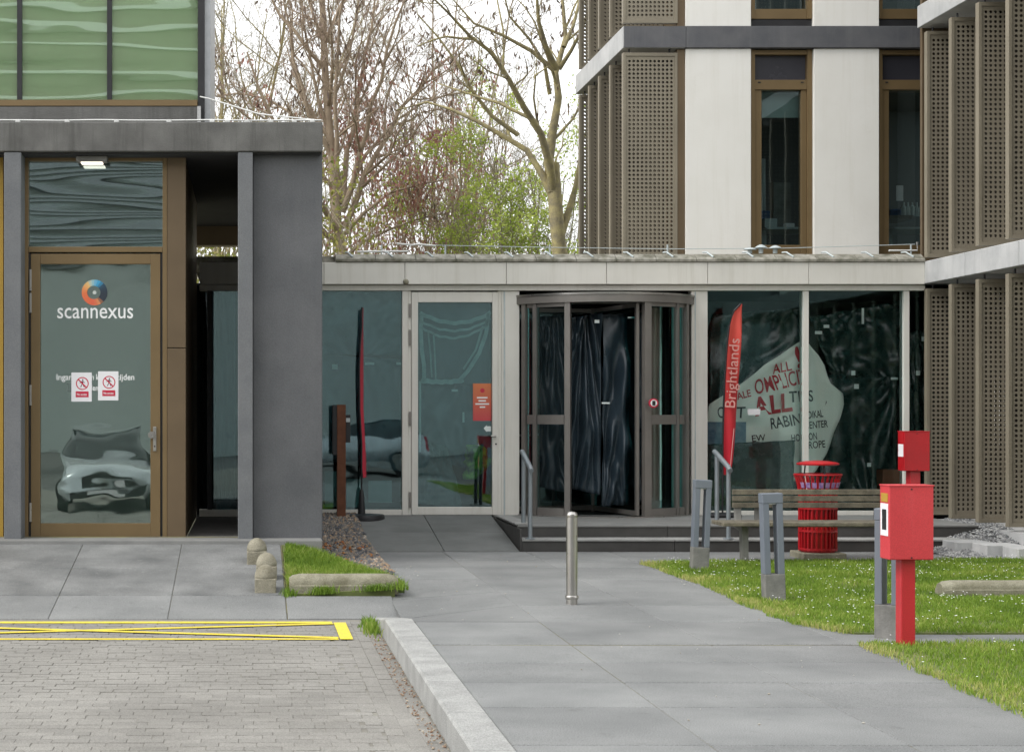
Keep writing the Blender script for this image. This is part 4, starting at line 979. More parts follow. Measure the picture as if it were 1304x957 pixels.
for tx, x0, y0, x1, hh, an, mt, bo in (('ALL',985,476,1009,12,12,m_inkred,.012),('!',1015,468,1021,27,8,m_inkred,.03),('ALE',938,509,958,9,14,m_inkred,.01),('OMPLICIT',963,502,1031,19,13,m_inkred,.008),
        ('C',915,532,923,14,4,m_inkblack,.01),('T',938,532,949,14,2,m_inkblack,.01),('ALL',961,529,1010,23,8,m_inkred,.03),('TIES',1005,512,1036,14,3,m_inkblack,.012),
        ('RABIN',982,546,1020,14,9,m_inkblack,.008),('EDIKAL',1024,533,1049,9,6,m_inkblack,.008),('CENTER',1024,546,1055,9,5,m_inkblack,.008),
        ('EW',957,562,975,8,5,m_inkblack,.005),('ERSITY',960,573,997,8,6,m_inkblack,.005),('HORIZON',1007,562,1040,9,5,m_inkblack,.006),('EUROPE',1018,572,1051,9,5,m_inkblack,.006)):
    text_part('lettering', tx, x0, y0, x1, DB, mt, ban, bo, R(an), hh, by_)
tag(part('picture_poster', MB().box(X(901,DK),X(953,DK),DK+.10,DK+.104,Z(585,DK),Z(537,DK)), M('blue_print', (.05,.12,.20), (.20,.28,.33), 9, .6)), 'blue and grey picture poster low behind the lettered flag', 'poster')
tag(part('window_sticker', MB().box(X(953,DK),X(969,DK),DK+.026,DK+.028,Z(528,DK),Z(520.5,DK)), m_paper), 'small white sticker on the glass in front of the banner', 'sticker')
tag(part('wooden_crate', MB().box(X(1128,DK),X(1150,DK),DK+.10,DK+.4,Z(650,DK),Z(598,DK)), M('crate_wood', (.16,.06,.03), (.2,.09,.05), 6, .7), None, bevel=.01), 'brown wooden box behind the glass below the far red cabinet', 'box')

# revolving door
RX, RR = X(770.5,DK), 1.35; RY = DK+.75
def ang(px):                                   # angle on the drum that shows at photo column px (front half)
    lo, hi = 25.0, 155.0
    for _ in range(40):
        m_ = (lo+hi)/2; c_, s_ = math.cos(R(m_)), math.sin(R(m_))
        if VX+F*(RX+RR*c_)/(RY-RR*s_) > px: lo = m_
        else: hi = m_
    return (lo+hi)/2
AL, AR = 146.0, 34.0
rv = thing('revolving_door', 'steel revolving door with curved glass sides at the top of the steps', 'revolving door', (RX, RY-.5, PZ))
zc0 = Z(384,20.72)
part('canopy', MB().arc(RX,RY,.9,RR+.03,AR-1,AL+1,zc0,zc0+.115,40), m_doorsteel, rv, smooth=35)
part('canopy_lip', MB().arc(RX,RY,RR+.031,RR+.04,AR,AL,zc0+.095,zc0+.12,40), m_steel, rv, smooth=35)
part('threshold_ring', MB().arc(RX,RY,RR-.12,RR+.02,AR,AL,PZ+.001,PZ+.012,32), m_steel, rv, smooth=35)
def rpost(a, wd=3.4, t_=.07): part('post', MB().arc(RX,RY,RR-t_,RR+.012,a-wd/2,a+wd/2,PZ,zc0-.001,4), m_doorsteel, rv)
for px_, wd in ((667,2.6),(681,2.2),(722.5,3.0),(825,4.0),(863,1.8),(875,2.8)): rpost(ang(px_), wd)
def curved(a0, a1):
    part('curved_pane', MB().arc(RX,RY,RR-.03,RR-.018,a0,a1,PZ+.06,zc0-.01,14), g_dark, rv, smooth=35)
    for z0, z1 in ((PZ+.012,PZ+.11),(Z(540,20.85),Z(528,20.85)),(zc0-.05,zc0-.002)): part('rail', MB().arc(RX,RY,RR-.05,RR-.002,a0,a1,z0,z1,14), m_doorsteel, rv, smooth=35)
curved(ang(718), ang(684)); curved(ang(678),ang(671)); curved(ang(861),ang(830)); curved(ang(872),ang(866))
part('shaft', MB().tube([(RX,RY,PZ),(RX,RY,zc0)], .025, 10), m_doorsteel, rv, smooth=50)
for th in (76, 166, 256, 346):
    a = R(th); ux, uy = math.cos(a), -math.sin(a); px_, py_ = -uy, ux
    def wq3(r0,r1,z0,z1,tk):
        return MB().add([(RX+ux*r+px_*s*tk, RY+uy*r+py_*s*tk, z) for z in (z0,z1) for r,s in ((r0,-1),(r1,-1),(r1,1),(r0,1))], [(0,3,2,1),(4,5,6,7),(0,1,5,4),(1,2,6,5),(2,3,7,6),(3,0,4,7)])
    wg = part('wing', wq3(RR-.12,RR-.075,PZ+.02,zc0-.01,.02), m_doorsteel, rv)
    part('wing_pane', wq3(.03,RR-.121,PZ+.08,zc0-.06,.005), g_dark, wg)
    part('wing_rail', wq3(.03,RR-.121,PZ+.02,PZ+.08,.018), m_doorsteel, wg); part('wing_rail', wq3(.03,RR-.121,zc0-.06,zc0-.01,.018), m_doorsteel, wg)
    hz_ = Z(555,21); part('push_bar', MB().tube([(RX+ux*r+px_*.06, RY+uy*r+py_*.06, hz_) for r in (.12,RR-.2)], .014, 8), m_steel, wg, smooth=50)
part('ring_sticker', MB().tube([(X(832,20.66),20.64,Z(513,20.66)),(X(832,20.66),20.675,Z(513,20.66))], 6*20.66/F, 20), m_signred, rv)
part('ring_sticker_centre', MB().tube([(X(832,20.66),20.637,Z(513,20.66)),(X(832,20.66),20.639,Z(513,20.66))], 4.2*20.66/F, 18), m_vinyl, rv)
part('ring_sticker_mark', MB().box(X(830,20.66),X(834,20.66),20.633,20.635,Z(516,20.66),Z(510,20.66)), m_black, rv)
m_bluedark = M('blue_black_sheeting', (.022,.036,.048), (.035,.052,.066), 2, .3)
sheet('plastic_sheet', ((728,404),(766,398),(764,630),(728,622)), 21.10, 21, m_bluedark, 'blue-black plastic sheet on the left wing of the revolving door', group=G2, tapes=((757,410,6,4),(768,513,10,2)), amp=.10)
sheet('plastic_sheet', ((768,400),(818,398),(816,640),(766,645)), 21.14, 22, m_bluedark, 'blue-black plastic sheet on the right wing of the revolving door', group=G2, tapes=((800,405,8,2),), amp=.10)
sheet('plastic_sheet', ((676,404),(728,400),(728,628),(676,618)), 21.36, 23, m_bluedark, 'blue-black plastic sheet behind the curved left pane of the revolving door', group=G2, amp=.10)
tag(part('reflection_board', MB().box(X(828,21.4),X(864,21.4),21.4,21.43,Z(650,21.4),Z(392,21.4)), M('reflection_board', (.30,.24,.20), (.24,.20,.175), 2, .7)), 'tall beige panel in place of a brownish reflection in the right curved pane', 'board')  # board added; its beige stands for a brownish reflection in the pane
tag(part('notice_board', MB().box(X(851,21.25),X(866,21.25),21.25,21.27,Z(518,21.25),Z(474,21.25)), m_blue, None), 'blue framed notice inside the right curved pane', 'notice')
part('page', MB().box(X(853,21.25),X(861,21.25),21.244,21.249,Z(514,21.25),Z(478,21.25)), m_paper, bpy.data.objects['notice_board'])

# roof wires on the link
rw = thing('roof_cable', 'thin cable on small posts above the mossy link roof edge', 'cable', (4, DK+.3, Z(323,DK)))
dw = DK+.3
part('wire', MB().tube([(X(545,dw),dw,Z(312,dw)),(X(700,dw),dw,Z(315,dw)),(X(850,dw),dw,Z(317,dw)),(X(1000,dw),dw,Z(316,dw)),(X(1165,dw),dw,Z(311,dw))], .005, 5), m_inst, rw, smooth=60)
part('wire', MB().tube([(X(455,dw),dw,Z(320.5,dw)),(X(520,dw),dw,Z(320,dw))], .016, 6), m_wire, rw, smooth=60)
part('wire', MB().tube([(X(505,dw),dw,Z(310,dw)),(X(525,dw),dw,Z(312,dw)),(X(532,dw),dw,Z(311,dw)),(X(555,dw),dw,Z(313,dw))], .014, 6), m_wire, rw, smooth=60)
part('wire', MB().tube([(X(1132,dw),dw,Z(319,dw)),(X(1168,dw),dw,Z(319,dw)),(X(1168,dw),dw,Z(308,dw))], .014, 6), m_wire, rw, smooth=60)
for x in (486, 567, 700, 850, 1160): part('holder', MB().tube([(X(x,dw),dw,Z(323.5,dw)),(X(x,dw),dw,Z(311.5,dw))], .012, 6), m_inst, rw, smooth=60)
for x, h_, lab in ((952,8,'leftmost small pale roof vent on the link roof'),(966,12,'taller middle pale roof vent on the link roof'),(984,11,'rightmost small pale roof vent on the link roof')):
    t = thing('roof_vent', lab, 'roof vent', (X(x,dw), dw, Z(324,dw)), 'roof vents on the link')
    part('pipe', MB().lathe([(.03,0),(.03,h_*.006)], (X(x,dw),dw-.1,Z(323.6,dw)), 12), m_inst, t, smooth=40)
    part('cap', MB().lathe([(.085,h_*.006),(.06,h_*.006+.02),(.02,h_*.0095)], (X(x,dw),dw-.1,Z(323.6,dw)), 14), m_inst, t, smooth=40)

# ================================================================== SCREEN FINS (shared meshes)
def perf_mesh(wd, ht, name):
    fr_ = .035; pitch = .058; cols = int((wd-2*fr_)/pitch); rws = int((ht-2*fr_-.06)/pitch)
    ox = (wd-cols*pitch)/2; oz = (ht-rws*pitch)/2; r = .0185; vs, fs = [], []
    for i in range(cols):
        for j in range(rws):
            cx_, cz_ = ox+(i+.5)*pitch, oz+(j+.5)*pitch; n = len(vs); h_ = pitch/2
            for (a, b) in ((1,0),(1,1),(0,1),(-1,1),(-1,0),(-1,-1),(0,-1),(1,-1)): vs.append((cx_+a*h_, 0, cz_+b*h_))
            for k in range(8): an = k*math.pi/4; vs.append((cx_+r*math.cos(an), 0, cz_+r*math.sin(an)))
            for k in range(8): fs.append((n+k, n+(k+1)%8, n+8+(k+1)%8, n+8+k))
    def strip(x0,x1,z0,z1):
        n = len(vs); vs.extend([(x0,0,z0),(x1,0,z0),(x1,0,z1),(x0,0,z1)]); fs.append((n,n+1,n+2,n+3))
    strip(0,wd,0,oz); strip(0,wd,ht-oz,ht); strip(0,ox,oz,ht-oz); strip(wd-ox,wd,oz,ht-oz)
    me = bpy.data.meshes.new(name); me.from_pydata(vs, [], fs); me.update(); me.materials.append(m_screen); return me
def frame_mesh(wd, ht, name):
    mb = MB(); t_ = .035; dpt = .045
    mb.box(-.01,t_-.01,-dpt,dpt,0,ht); mb.box(wd-t_,wd,-dpt,dpt,0,ht); mb.box(t_-.01,wd-t_,-dpt+.002,dpt-.002,0,t_+.01); mb.box(t_-.01,wd-t_,-dpt+.002,dpt-.002,ht-t_-.01,ht)
    me = new_mesh(name, mb); me.materials.append(m_screen); return me
FW = .74
pm = {}
def fin(parent, x, d, z0, z1):
    ht = round(z1-z0,2)
    if ht not in pm: pm[ht] = (perf_mesh(FW, ht, 'perforated_sheet'), frame_mesh(FW, ht, 'sun_screen'), perf_mesh(FW-.02, ht-.02, 'backing_sheet')); pm[ht][2].materials.clear(); pm[ht][2].materials.append(m_holeshade)
    o = W[parent.name]
    f = link('sun_screen', pm[ht][1], None, parent, Vector((x,d,z0))-o); f.rotation_euler.z = random.uniform(-.02,.02)
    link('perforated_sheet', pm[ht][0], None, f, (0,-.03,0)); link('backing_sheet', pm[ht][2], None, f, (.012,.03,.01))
    for xx in (.08, FW-.1):
        part('pivot', MB().tube([(x+xx,d,z1),(x+xx,d,z1+.06)], .012, 6), m_black, f)
    return f

# ================================================================== MIDDLE BUILDING
DM = 22.7
mbld = thing('office_building', 'white panelled office building with tall bronze windows behind the link', 'building', (7, DM, 3.3))
zl0, zl1 = Z(61.5,DM), Z(34,DM)
X0 = X(793,DM); XW = X(873,DM)
part('ledge', MB().box(X0, XW-.004, DM-.02, 26.0, zl0, zl1), m_lightconc, mbld, bevel=.008)
part('ledge_face', MB().box(X0+.012, XW-.004, DM-.035, DM-.021, zl0+.003, zl1-.003), m_darkband, mbld)  # thin dark sheet over the front end of the pale ledge
part('ledge_face', MB().box(XW+.002, 11, DM-.035, DM+.15, zl0, zl1), m_darkband, mbld, bevel=.006)
def mp_(nm,x0,x1,y0,y1,e0,e1,mat,par=mbld,bv=.006): return pbox(nm,x0,x1,y0,y1,DM+e0,DM+e1,mat,par,bv,at=DM)
ytop = -210
for a, b in ((873,956.5),(1036.5,1119.5),(1199,1282)):
    mp_('white_panel', a, b, 62, 335, .0, .3, m_white); mp_('white_panel', a, b, ytop, 33.5, .0, .3, m_white)
def window(x0, x1, full):
    yb, yt_ = (335, 62) if full else (23, ytop)
    fm = MB(); 
    def q(a,b,c,e,f0,f1): fm.box(X(a,DM),X(b,DM),DM+f0,DM+f1,Z(e,DM),Z(c,DM))
    wo = part('window', MB().box(X(x0+.3,DM),X(x0+6,DM),DM+.05,DM+.28,Z(yb,DM),Z(yt_,DM)), m_bronze, mbld, bevel=.004)
    part('frame', MB().box(X(x1-6,DM),X(x1-.3,DM),DM+.05,DM+.28,Z(yb,DM),Z(yt_,DM)), m_bronze, wo, bevel=.004)
    def wb(nm,a,b,c,e,f0,f1,m,bv=.004): return part(nm, MB().box(X(a,DM),X(b,DM),DM+f0,DM+f1,Z(e,DM),Z(c,DM)), m, wo, bevel=bv)
    a, b = x0+6.1, x1-6.1
    if full:
        wb('frame',a,b,62.5,68.5,.06,.28,m_bronze); wb('frame',a,b,100.5,113,.07,.28,m_bronze)
        wb('upper_pane',a,b,68.6,100.4,.14,.15,M('grey_glass', (.035,.035,.045), (.045,.045,.055), 1, .25),0)
        wb('casement',a,a+9.4,113.1,334,.09,.2,m_bronze); wb('casement',b-7,b,113.1,334,.09,.2,m_bronze); wb('casement',a+9.5,b-7.1,311,334,.095,.2,m_bronze)
        wb('pane',a+9.5,b-7.1,113.1,310.9,.14,.15,g_office,0)
        for xx in (a+4,b-8): wb('vent_slot',xx,xx+3.5,103,104.5,.062,.069,m_black,0)
    else:
        wb('frame',a,b,10,22.8,.07,.28,m_bronze); wb('pane',a,b,ytop,9.9,.14,.15,g_office,0)
        wb('sill',x0-.0,x1,23.2,33.3,.08,.28,m_black,0)
for x0, x1 in ((957,1036),(1119.8,1198.7)): window(x0, x1, True); window(x0, x1, False)
# rooms behind
part('room_back', MB().box(XW-.1, 11, 26.4, 26.5, 3.4, 12), m_room, mbld)
part('room_floor', MB().box(XW-.1, 11, DM+.3, 26.4, 3.4, 3.5), m_room, mbld)
part('room_ceiling', MB().box(XW-.1, 11, DM+.3, 26.4, zl0-.2, zl1), m_inner, mbld)
part('room_side', MB().box(X(866,DM)+.0, XW-.1, DM+.31, 27.0, 3.4, 12), m_bronzelt, mbld)
mp_('corner_strip', 862.5, 872.8, 62.5, 335, .02, .3, m_bronzelt); mp_('corner_strip', 862.5, 872.8, ytop, 33.5, .02, .3, m_bronzelt)
mp_('red_pipe', 861.2, 862.2, 75, 335, .1, .14, m_signred, mbld, 0)
for d in (22.74, 23.55, 24.3, 25.02, 25.74):
    fin(mbld, X0+.015, d, 3.42, zl0-.06); fin(mbld, X0+.015, d, zl1+.05, zl1+.05+2.95)
part('roof_slab', MB().box(X0, 11, DM, 27, 11.4, 11.6), m_darkband, mbld)
# things in the rooms
d1 = DM+.9
tag(part('roller_blind', MB().box(X(970,DM+.3),X(1026,DM+.3),DM+.3,DM+.306,Z(150,DM+.3),Z(118,DM+.3)), m_innergrey), 'half lowered pale roller blind in the left office window', 'blind')
def lab_bench(x0, x1, lab, seed):
    t = thing('lab_table', lab, 'table', ((X(x0,d1)+X(x1,d1))/2, d1, 3.5))
    zt2 = Z(292,d1)
    part('top', MB().box(X(x0,d1),X(x1,d1),d1-.3,d1+.4,zt2-.03,zt2), m_inst, t)
    for xx in (x0+4, x1-4): part('leg', MB().box(X(xx,d1)-.03,X(xx,d1)+.03,d1-.05,d1+.05,3.5,zt2-.03), m_inst, t)
    return zt2
zt2 = lab_bench(968, 1040, 'pale laboratory table behind the left office window', 1)
for k, (x, wd_, hh, mm, nm, lab, ct) in enumerate(((982,16,14,m_inst,'paper_stack','pale stack of boxes on the left office table','boxes'),(1006,12,9,m_paper,'paper_stack','white paper pile on the left office table','papers'),(996,22,62,m_lampbase,'instrument_stand','tall grey instrument stand in the left office window','instrument'))):
    y0_ = d1+.1*k; tag(part(nm, MB().box(X(x-wd_/2,y0_),X(x+wd_/2,y0_),y0_,y0_+.2,zt2,zt2+hh*y0_/F), mm, None, bevel=.01), lab, ct)
tag(part('instrument_column', MB().box(X(982,d1),X(989,d1),d1+.5,d1+.6,3.5,Z(195,d1)), m_inst, None, bevel=.01), 'thin pale instrument column in the left office window', 'instrument')
tag(part('blue_case', MB().box(X(978,d1),X(1000,d1),d1+.35,d1+.6,Z(276,d1),Z(264,d1)), m_blue, None, bevel=.02), 'small blue case in the left office window', 'case')
zt2 = lab_bench(1128, 1205, 'pale laboratory table behind the right office window', 2)
tag(part('desk_top', MB().box(X(1130,d1),X(1160,d1),d1-.1,d1+.5,Z(279,d1),Z(275,d1)), m_lampbase), 'dark desk top in the right office window', 'desk')
tag(part('blue_case', MB().box(X(1134,d1),X(1148,d1),d1,d1+.2,Z(275,d1),Z(266,d1)), m_blue, None, bevel=.02), 'small blue case on the dark desk in the right office window', 'case')
tag(part('wall_notice', MB().box(X(1159,d1),X(1168,d1),d1+.5,d1+.51,Z(250,d1),Z(230,d1)), m_paper), 'white paper notice inside the right office window', 'notice')
for k in range(5):
    r_ = random.Random(k); xx = 1149+5.5*k; tag(part('bottle', MB().lathe([(.03,0),(.034,.01),(.034,.09+.05*r_.random()),(.012,.16),(.012,.2)], (X(xx,d1),d1-.05,Z(276,d1)), 12), m_inst, None, smooth=40), ('leftmost','second','third','fourth','rightmost')[k]+' small pale bottle in the row in the right office window', 'bottle', 'bottles in the right office window')

# ================================================================== RIGHT BUILDING
rb = thing('screened_building', 'building wing with rows of perforated bronze screens at the right', 'building', (9.4, 18, 0))
XR = 8.67
for z0, z1 in ((3.255,3.54),(6.585,6.87)):
    for a, b in ((20.0,21.42),(18.6,19.99),(15.5,18.59),(12.5,15.49)):
        part('ledge', MB().box(XR, 10.4, a, b, z0, z1), m_lightconc, rb, bevel=.008)
for d in (21.2, 20.46, 19.70, 18.92, 18.15, 17.4):
    fin(rb, XR+.03, d, .29, 3.19); fin(rb, XR+.03, d, 3.59, 6.49)
    fin(rb, XR+.03, d, 6.93, 9.83)
for k in range(6):
    a = 21.4-k*1.5
    part('wall_panel', MB().box(9.52, 9.8, a-.85, a, .2, 10), m_white, rb)
    part('window_strip', MB().box(9.56, 9.76, a-1.499, a-.851, .2, 10), m_darkband, rb)
part('end_panel', MB().box(8.74, 9.5, 21.43, 21.5, 3.5, 10), m_bronzelt, rb)
part('plinth', MB().box(8.72, 10.2, 12, 21.18, -.1, .235), m_lightconc, rb)
part('core', MB().box(9.81, 14, 12, 22.6, -.1, 10), m_inner, rb)

# ================================================================== OPPOSITE BUILDING (behind the camera, seen in the glass)
ob = thing('opposite_building', 'pale office block with louvres and a dark upper band, seen only as reflections in the glass', 'building', (0, -26, -.2))
part('wall', MB().box(-30, 34, -30, -26, -.2, 18.2), M('opposite_wall', (.44,.48,.46), (.50,.53,.51), .3, .8), ob)
m_louvre = M('louvre_grey', (.17,.18,.18), None, 2, .6)
for k in range(18):
    part('louvre', MB().box(-29, 33, -25.9, -25.7, 7.3+.26*k, 7.4+.26*k), m_louvre, ob)
part('upper_dark_band', MB().box(-29, 33, -25.98, -25.9, 12.0, 18.0), m_screen, ob)  # band added for its reflection: darkens the green glass between pale streaks
for k in range(6): part('louvre', MB().box(-29, 33, -25.88, -25.6, 12.5+.95*k, 12.72+.95*k), m_white, ob)  # pale louvres added to reflect as light streaks in the green glass
struct('road', MB().box(-40, 40, -25.5, 2.4, -.3, -.17), M('asphalt', (.10,.098,.092), (.13,.128,.12), 2, .9, bump=.3))
# parked cars behind the camera
def loft(secs, n_side):
    mb = MB(); vs = []; fs = []; m = len(secs[0])
    for sc in secs: vs += sc
    for i in range(len(secs)-1):
        for k in range(m-1): fs.append((i*m+k, i*m+k+1, (i+1)*m+k+1, (i+1)*m+k))
    fs += [tuple(range(m))[::-1], tuple((len(secs)-1)*m+k for k in range(m))]
    return mb.add(vs, fs)
m_silver = M('silver_paint', (.52,.55,.57), (.48,.51,.53), .5, .25, metal=.5, coat=.6)
m_tyre = M('tyre', (.02,.02,.02), None, 5, .85); m_carglass = M('car_glass', (.015,.02,.022), None, 1, .05)
def car(label, loc, rz):
    t = thing('parked_car', label, 'car', loc, 'parked cars seen in the glass', rz)
    def lp(nm, mb, m, par=t, sm=None):
        o = link(nm, new_mesh(nm, mb, (0,0,0), sm), m, par); return o
    # y forward; stations (y, half width, sill z, belt z)
    st_ = [(2.08,.62,.32,.58),(2.0,.74,.24,.70),(1.7,.84,.20,.80),(1.2,.87,.19,.90),(.6,.88,.19,.96),(-.6,.885,.19,.98),(-1.5,.87,.19,1.0),(-1.95,.82,.22,.98),(-2.08,.74,.3,.80)]
    body = lp('body', loft([[(-w_*.9,y,a),(-w_,y,a+.14),(-w_,y,b-.16),(-w_*.92,y,b-.03),(-w_*.6,y,b+.02),(0,y,b+.035),(w_*.6,y,b+.02),(w_*.92,y,b-.03),(w_,y,b-.16),(w_,y,a+.14),(w_*.9,y,a)] for y,w_,a,b in st_], 11), m_silver, t, 40)
    cab = [(.75,.74,.96,.97),(.45,.70,.95,1.18),(.05,.62,.95,1.42),(-.7,.60,.96,1.47),(-1.4,.60,.97,1.43),(-1.85,.66,.97,1.05)]
    lp('cabin', loft([[(-w_-.10*(b > 1.0),y,a),(-w_,y,b-.05),(-w_*.8,y,b),(w_*.8,y,b),(w_,y,b-.05),(w_+.10*(b > 1.0),y,a)] for y,w_,a,b in cab], 6), m_carglass, t, 40)
    lp('roof', loft([[(-w_,y,b),(-w_*.7,y,b+.03),(w_*.7,y,b+.03),(w_,y,b)] for y,w_,b in ((.05,.6,1.41),(-.7,.6,1.455),(-1.45,.58,1.42))], 4), m_silver, t, 60)
    for sx in (-1,1):
        for yy in (1.3,-1.3):
            wh = lp('wheel', MB().tube([(sx*.72,yy,.31),(sx*.89,yy,.31)], .31, 24), m_tyre); lp('rim', MB().tube([(sx*.885,yy,.31),(sx*.9,yy,.31)], .2, 20), m_steel, wh)
        lp('headlight', MB().add([(sx*.42,2.035,.60),(sx*.72,1.96,.62),(sx*.76,1.88,.74),(sx*.45,1.98,.70),(sx*.42,1.93,.60),(sx*.70,1.86,.62),(sx*.74,1.78,.74),(sx*.45,1.88,.70)], [(0,1,2,3),(4,7,6,5),(0,4,5,1),(1,5,6,2),(2,6,7,3),(3,7,4,0)]), m_vinyl)
        lp('mirror', MB().box(sx*.98-.1,sx*.98+.1,.45,.58,.95,1.08), m_silver)
        lp('tail_light', MB().box(sx*.66-.1,sx*.66+.1,-2.07,-1.95,.72,.86), m_signred)
    lp('grille', MB().box(-.4,.4,2.04,2.09,.50,.60), m_black); lp('bumper', MB().box(-.66,.66,1.95,2.12,.28,.44), m_black)
    lp('number_plate', MB().box(-.26,.26,2.12,2.13,.34,.44), m_paper)
    return t
car('silver hatchback parked in the bay, its front reflected in the bronze door', (-2.65, 4.1, ROADZ), R(-4))
car('silver hatchback parked side-on behind, reflected in the left window', (3.2, -6.5, -.17), R(95))
# ================================================================== TREES
def tubes(groups, name, mat, parent):
    """groups: dict nsides -> list of (points, radii); batched into one mesh"""
    V, FQ, base = [], [], 0
    for (n, k), lst in groups.items():
        Pp = np.array([a for a, b in lst]); Rr_ = np.array([b for a, b in lst]); N = len(lst)
        T = np.empty_like(Pp); T[:,1:-1] = Pp[:,2:]-Pp[:,:-2]; T[:,0] = Pp[:,1]-Pp[:,0]; T[:,-1] = Pp[:,-1]-Pp[:,-2]
        T /= np.linalg.norm(T, axis=2, keepdims=True)+1e-9
        ref = np.where(np.abs(T[:,:1,2:]) < .9, np.array([0,0,1.]), np.array([1.,0,0])); ref = np.repeat(ref, k, 1)
        U = np.cross(T, ref); U /= np.linalg.norm(U, axis=2, keepdims=True)+1e-9; Q = np.cross(T, U)
        an = 2*np.pi*np.arange(n)/n
        v = Pp[:,:,None]+(U[:,:,None]*np.cos(an)[:,None]+Q[:,:,None]*np.sin(an)[:,None])*Rr_[:,:,None,None]
        V.append(v.reshape(-1,3))
        ii = np.arange(k-1)[:,None]*n; kk = np.arange(n)[None]; k2 = (kk+1) % n
        f = np.stack([ii+kk, ii+k2, ii+n+k2, ii+n+kk], -1).reshape(-1,4)
        FQ.append((f[None]+(np.arange(N)*n*k)[:,None,None]).reshape(-1,4)+base); base += N*n*k
    V = np.concatenate(V); FQ = np.concatenate(FQ)
    me = bpy.data.meshes.new(name); me.vertices.add(len(V)); me.vertices.foreach_set('co', (V-np.array(W[parent.name])).astype(np.float32).ravel())
    me.loops.add(FQ.size); me.loops.foreach_set('vertex_index', FQ.ravel().astype(np.int32)); me.polygons.add(len(FQ))
    me.polygons.foreach_set('loop_start', np.arange(0,FQ.size,4,dtype=np.int32)); me.update(calc_edges=True); me.validate()
    me.polygons.foreach_set('use_smooth', [True]*len(me.polygons))
    return link(name, me, mat, parent)
def leaves(pts, dirs, ln, wd, name, mat, parent, seed, hang=False):
    rng = np.random.default_rng(seed); n = len(pts); p = np.array(pts)-np.array(W[parent.name])
    a = np.array(dirs)+rng.normal(0,.7,(n,3))
    if hang: a = rng.normal(0,.35,(n,3))+np.array([0,0,-1.])
    a /= np.linalg.norm(a,axis=1,keepdims=True); b = np.cross(a, rng.normal(0,1,(n,3))); b /= np.linalg.norm(b,axis=1,keepdims=True)
    L_ = (ln*rng.uniform(.6,1.3,n))[:,None]; w_ = (wd*rng.uniform(.7,1.2,n))[:,None]
    v = np.stack([p, p+a*L_*.5+b*w_, p+a*L_, p+a*L_*.5-b*w_],1).reshape(-1,3)
    me = bpy.data.meshes.new(name); me.from_pydata(v.tolist(), [], (np.arange(n)[:,None]*4+np.arange(4)).tolist()); me.update()
    at = me.attributes.new('tint','FLOAT','POINT'); at.data.foreach_set('value', np.repeat(rng.uniform(0,1,n),4))
    o = link(name, me, mat, parent); o['kind'] = 'stuff'; return o

def bark(name, c1, c2): return M(name, c1, c2, 5, .95, bump=.5, bscale=30)
m_barkA = bark('brown_bark', (.38,.30,.215), (.27,.21,.15))
m_twigA = bark('brown_twig', (.40,.31,.23), (.29,.23,.175))
m_barkB = M('mossy_bark', (.42,.36,.17), (.23,.20,.135), 7, .95, bump=.8, bscale=25, fine=.3, detail=8, spots=.6, spot_col=(.30,.32,.07), sscale=3)
m_twigB = bark('grey_twig', (.37,.33,.23), (.26,.235,.17))
m_deadleaf = TINT('dry_leaf', [(0,(.30,.13,.11)),(1,(.46,.29,.21)),(.5,(.37,.20,.16))], .8, .45)
m_keys = TINT('seed_keys', [(0,(.16,.12,.10)),(1,(.28,.21,.16))], .9)
m_green = TINT('young_leaf', [(0,(.30,.42,.06)),(1,(.62,.68,.20)),(.5,(.46,.56,.11))], .6, .5)
m_hedge = TINT('hedge_leaf', [(0,(.16,.19,.05)),(1,(.42,.38,.13)),(.5,(.30,.30,.08))], .7, .45)

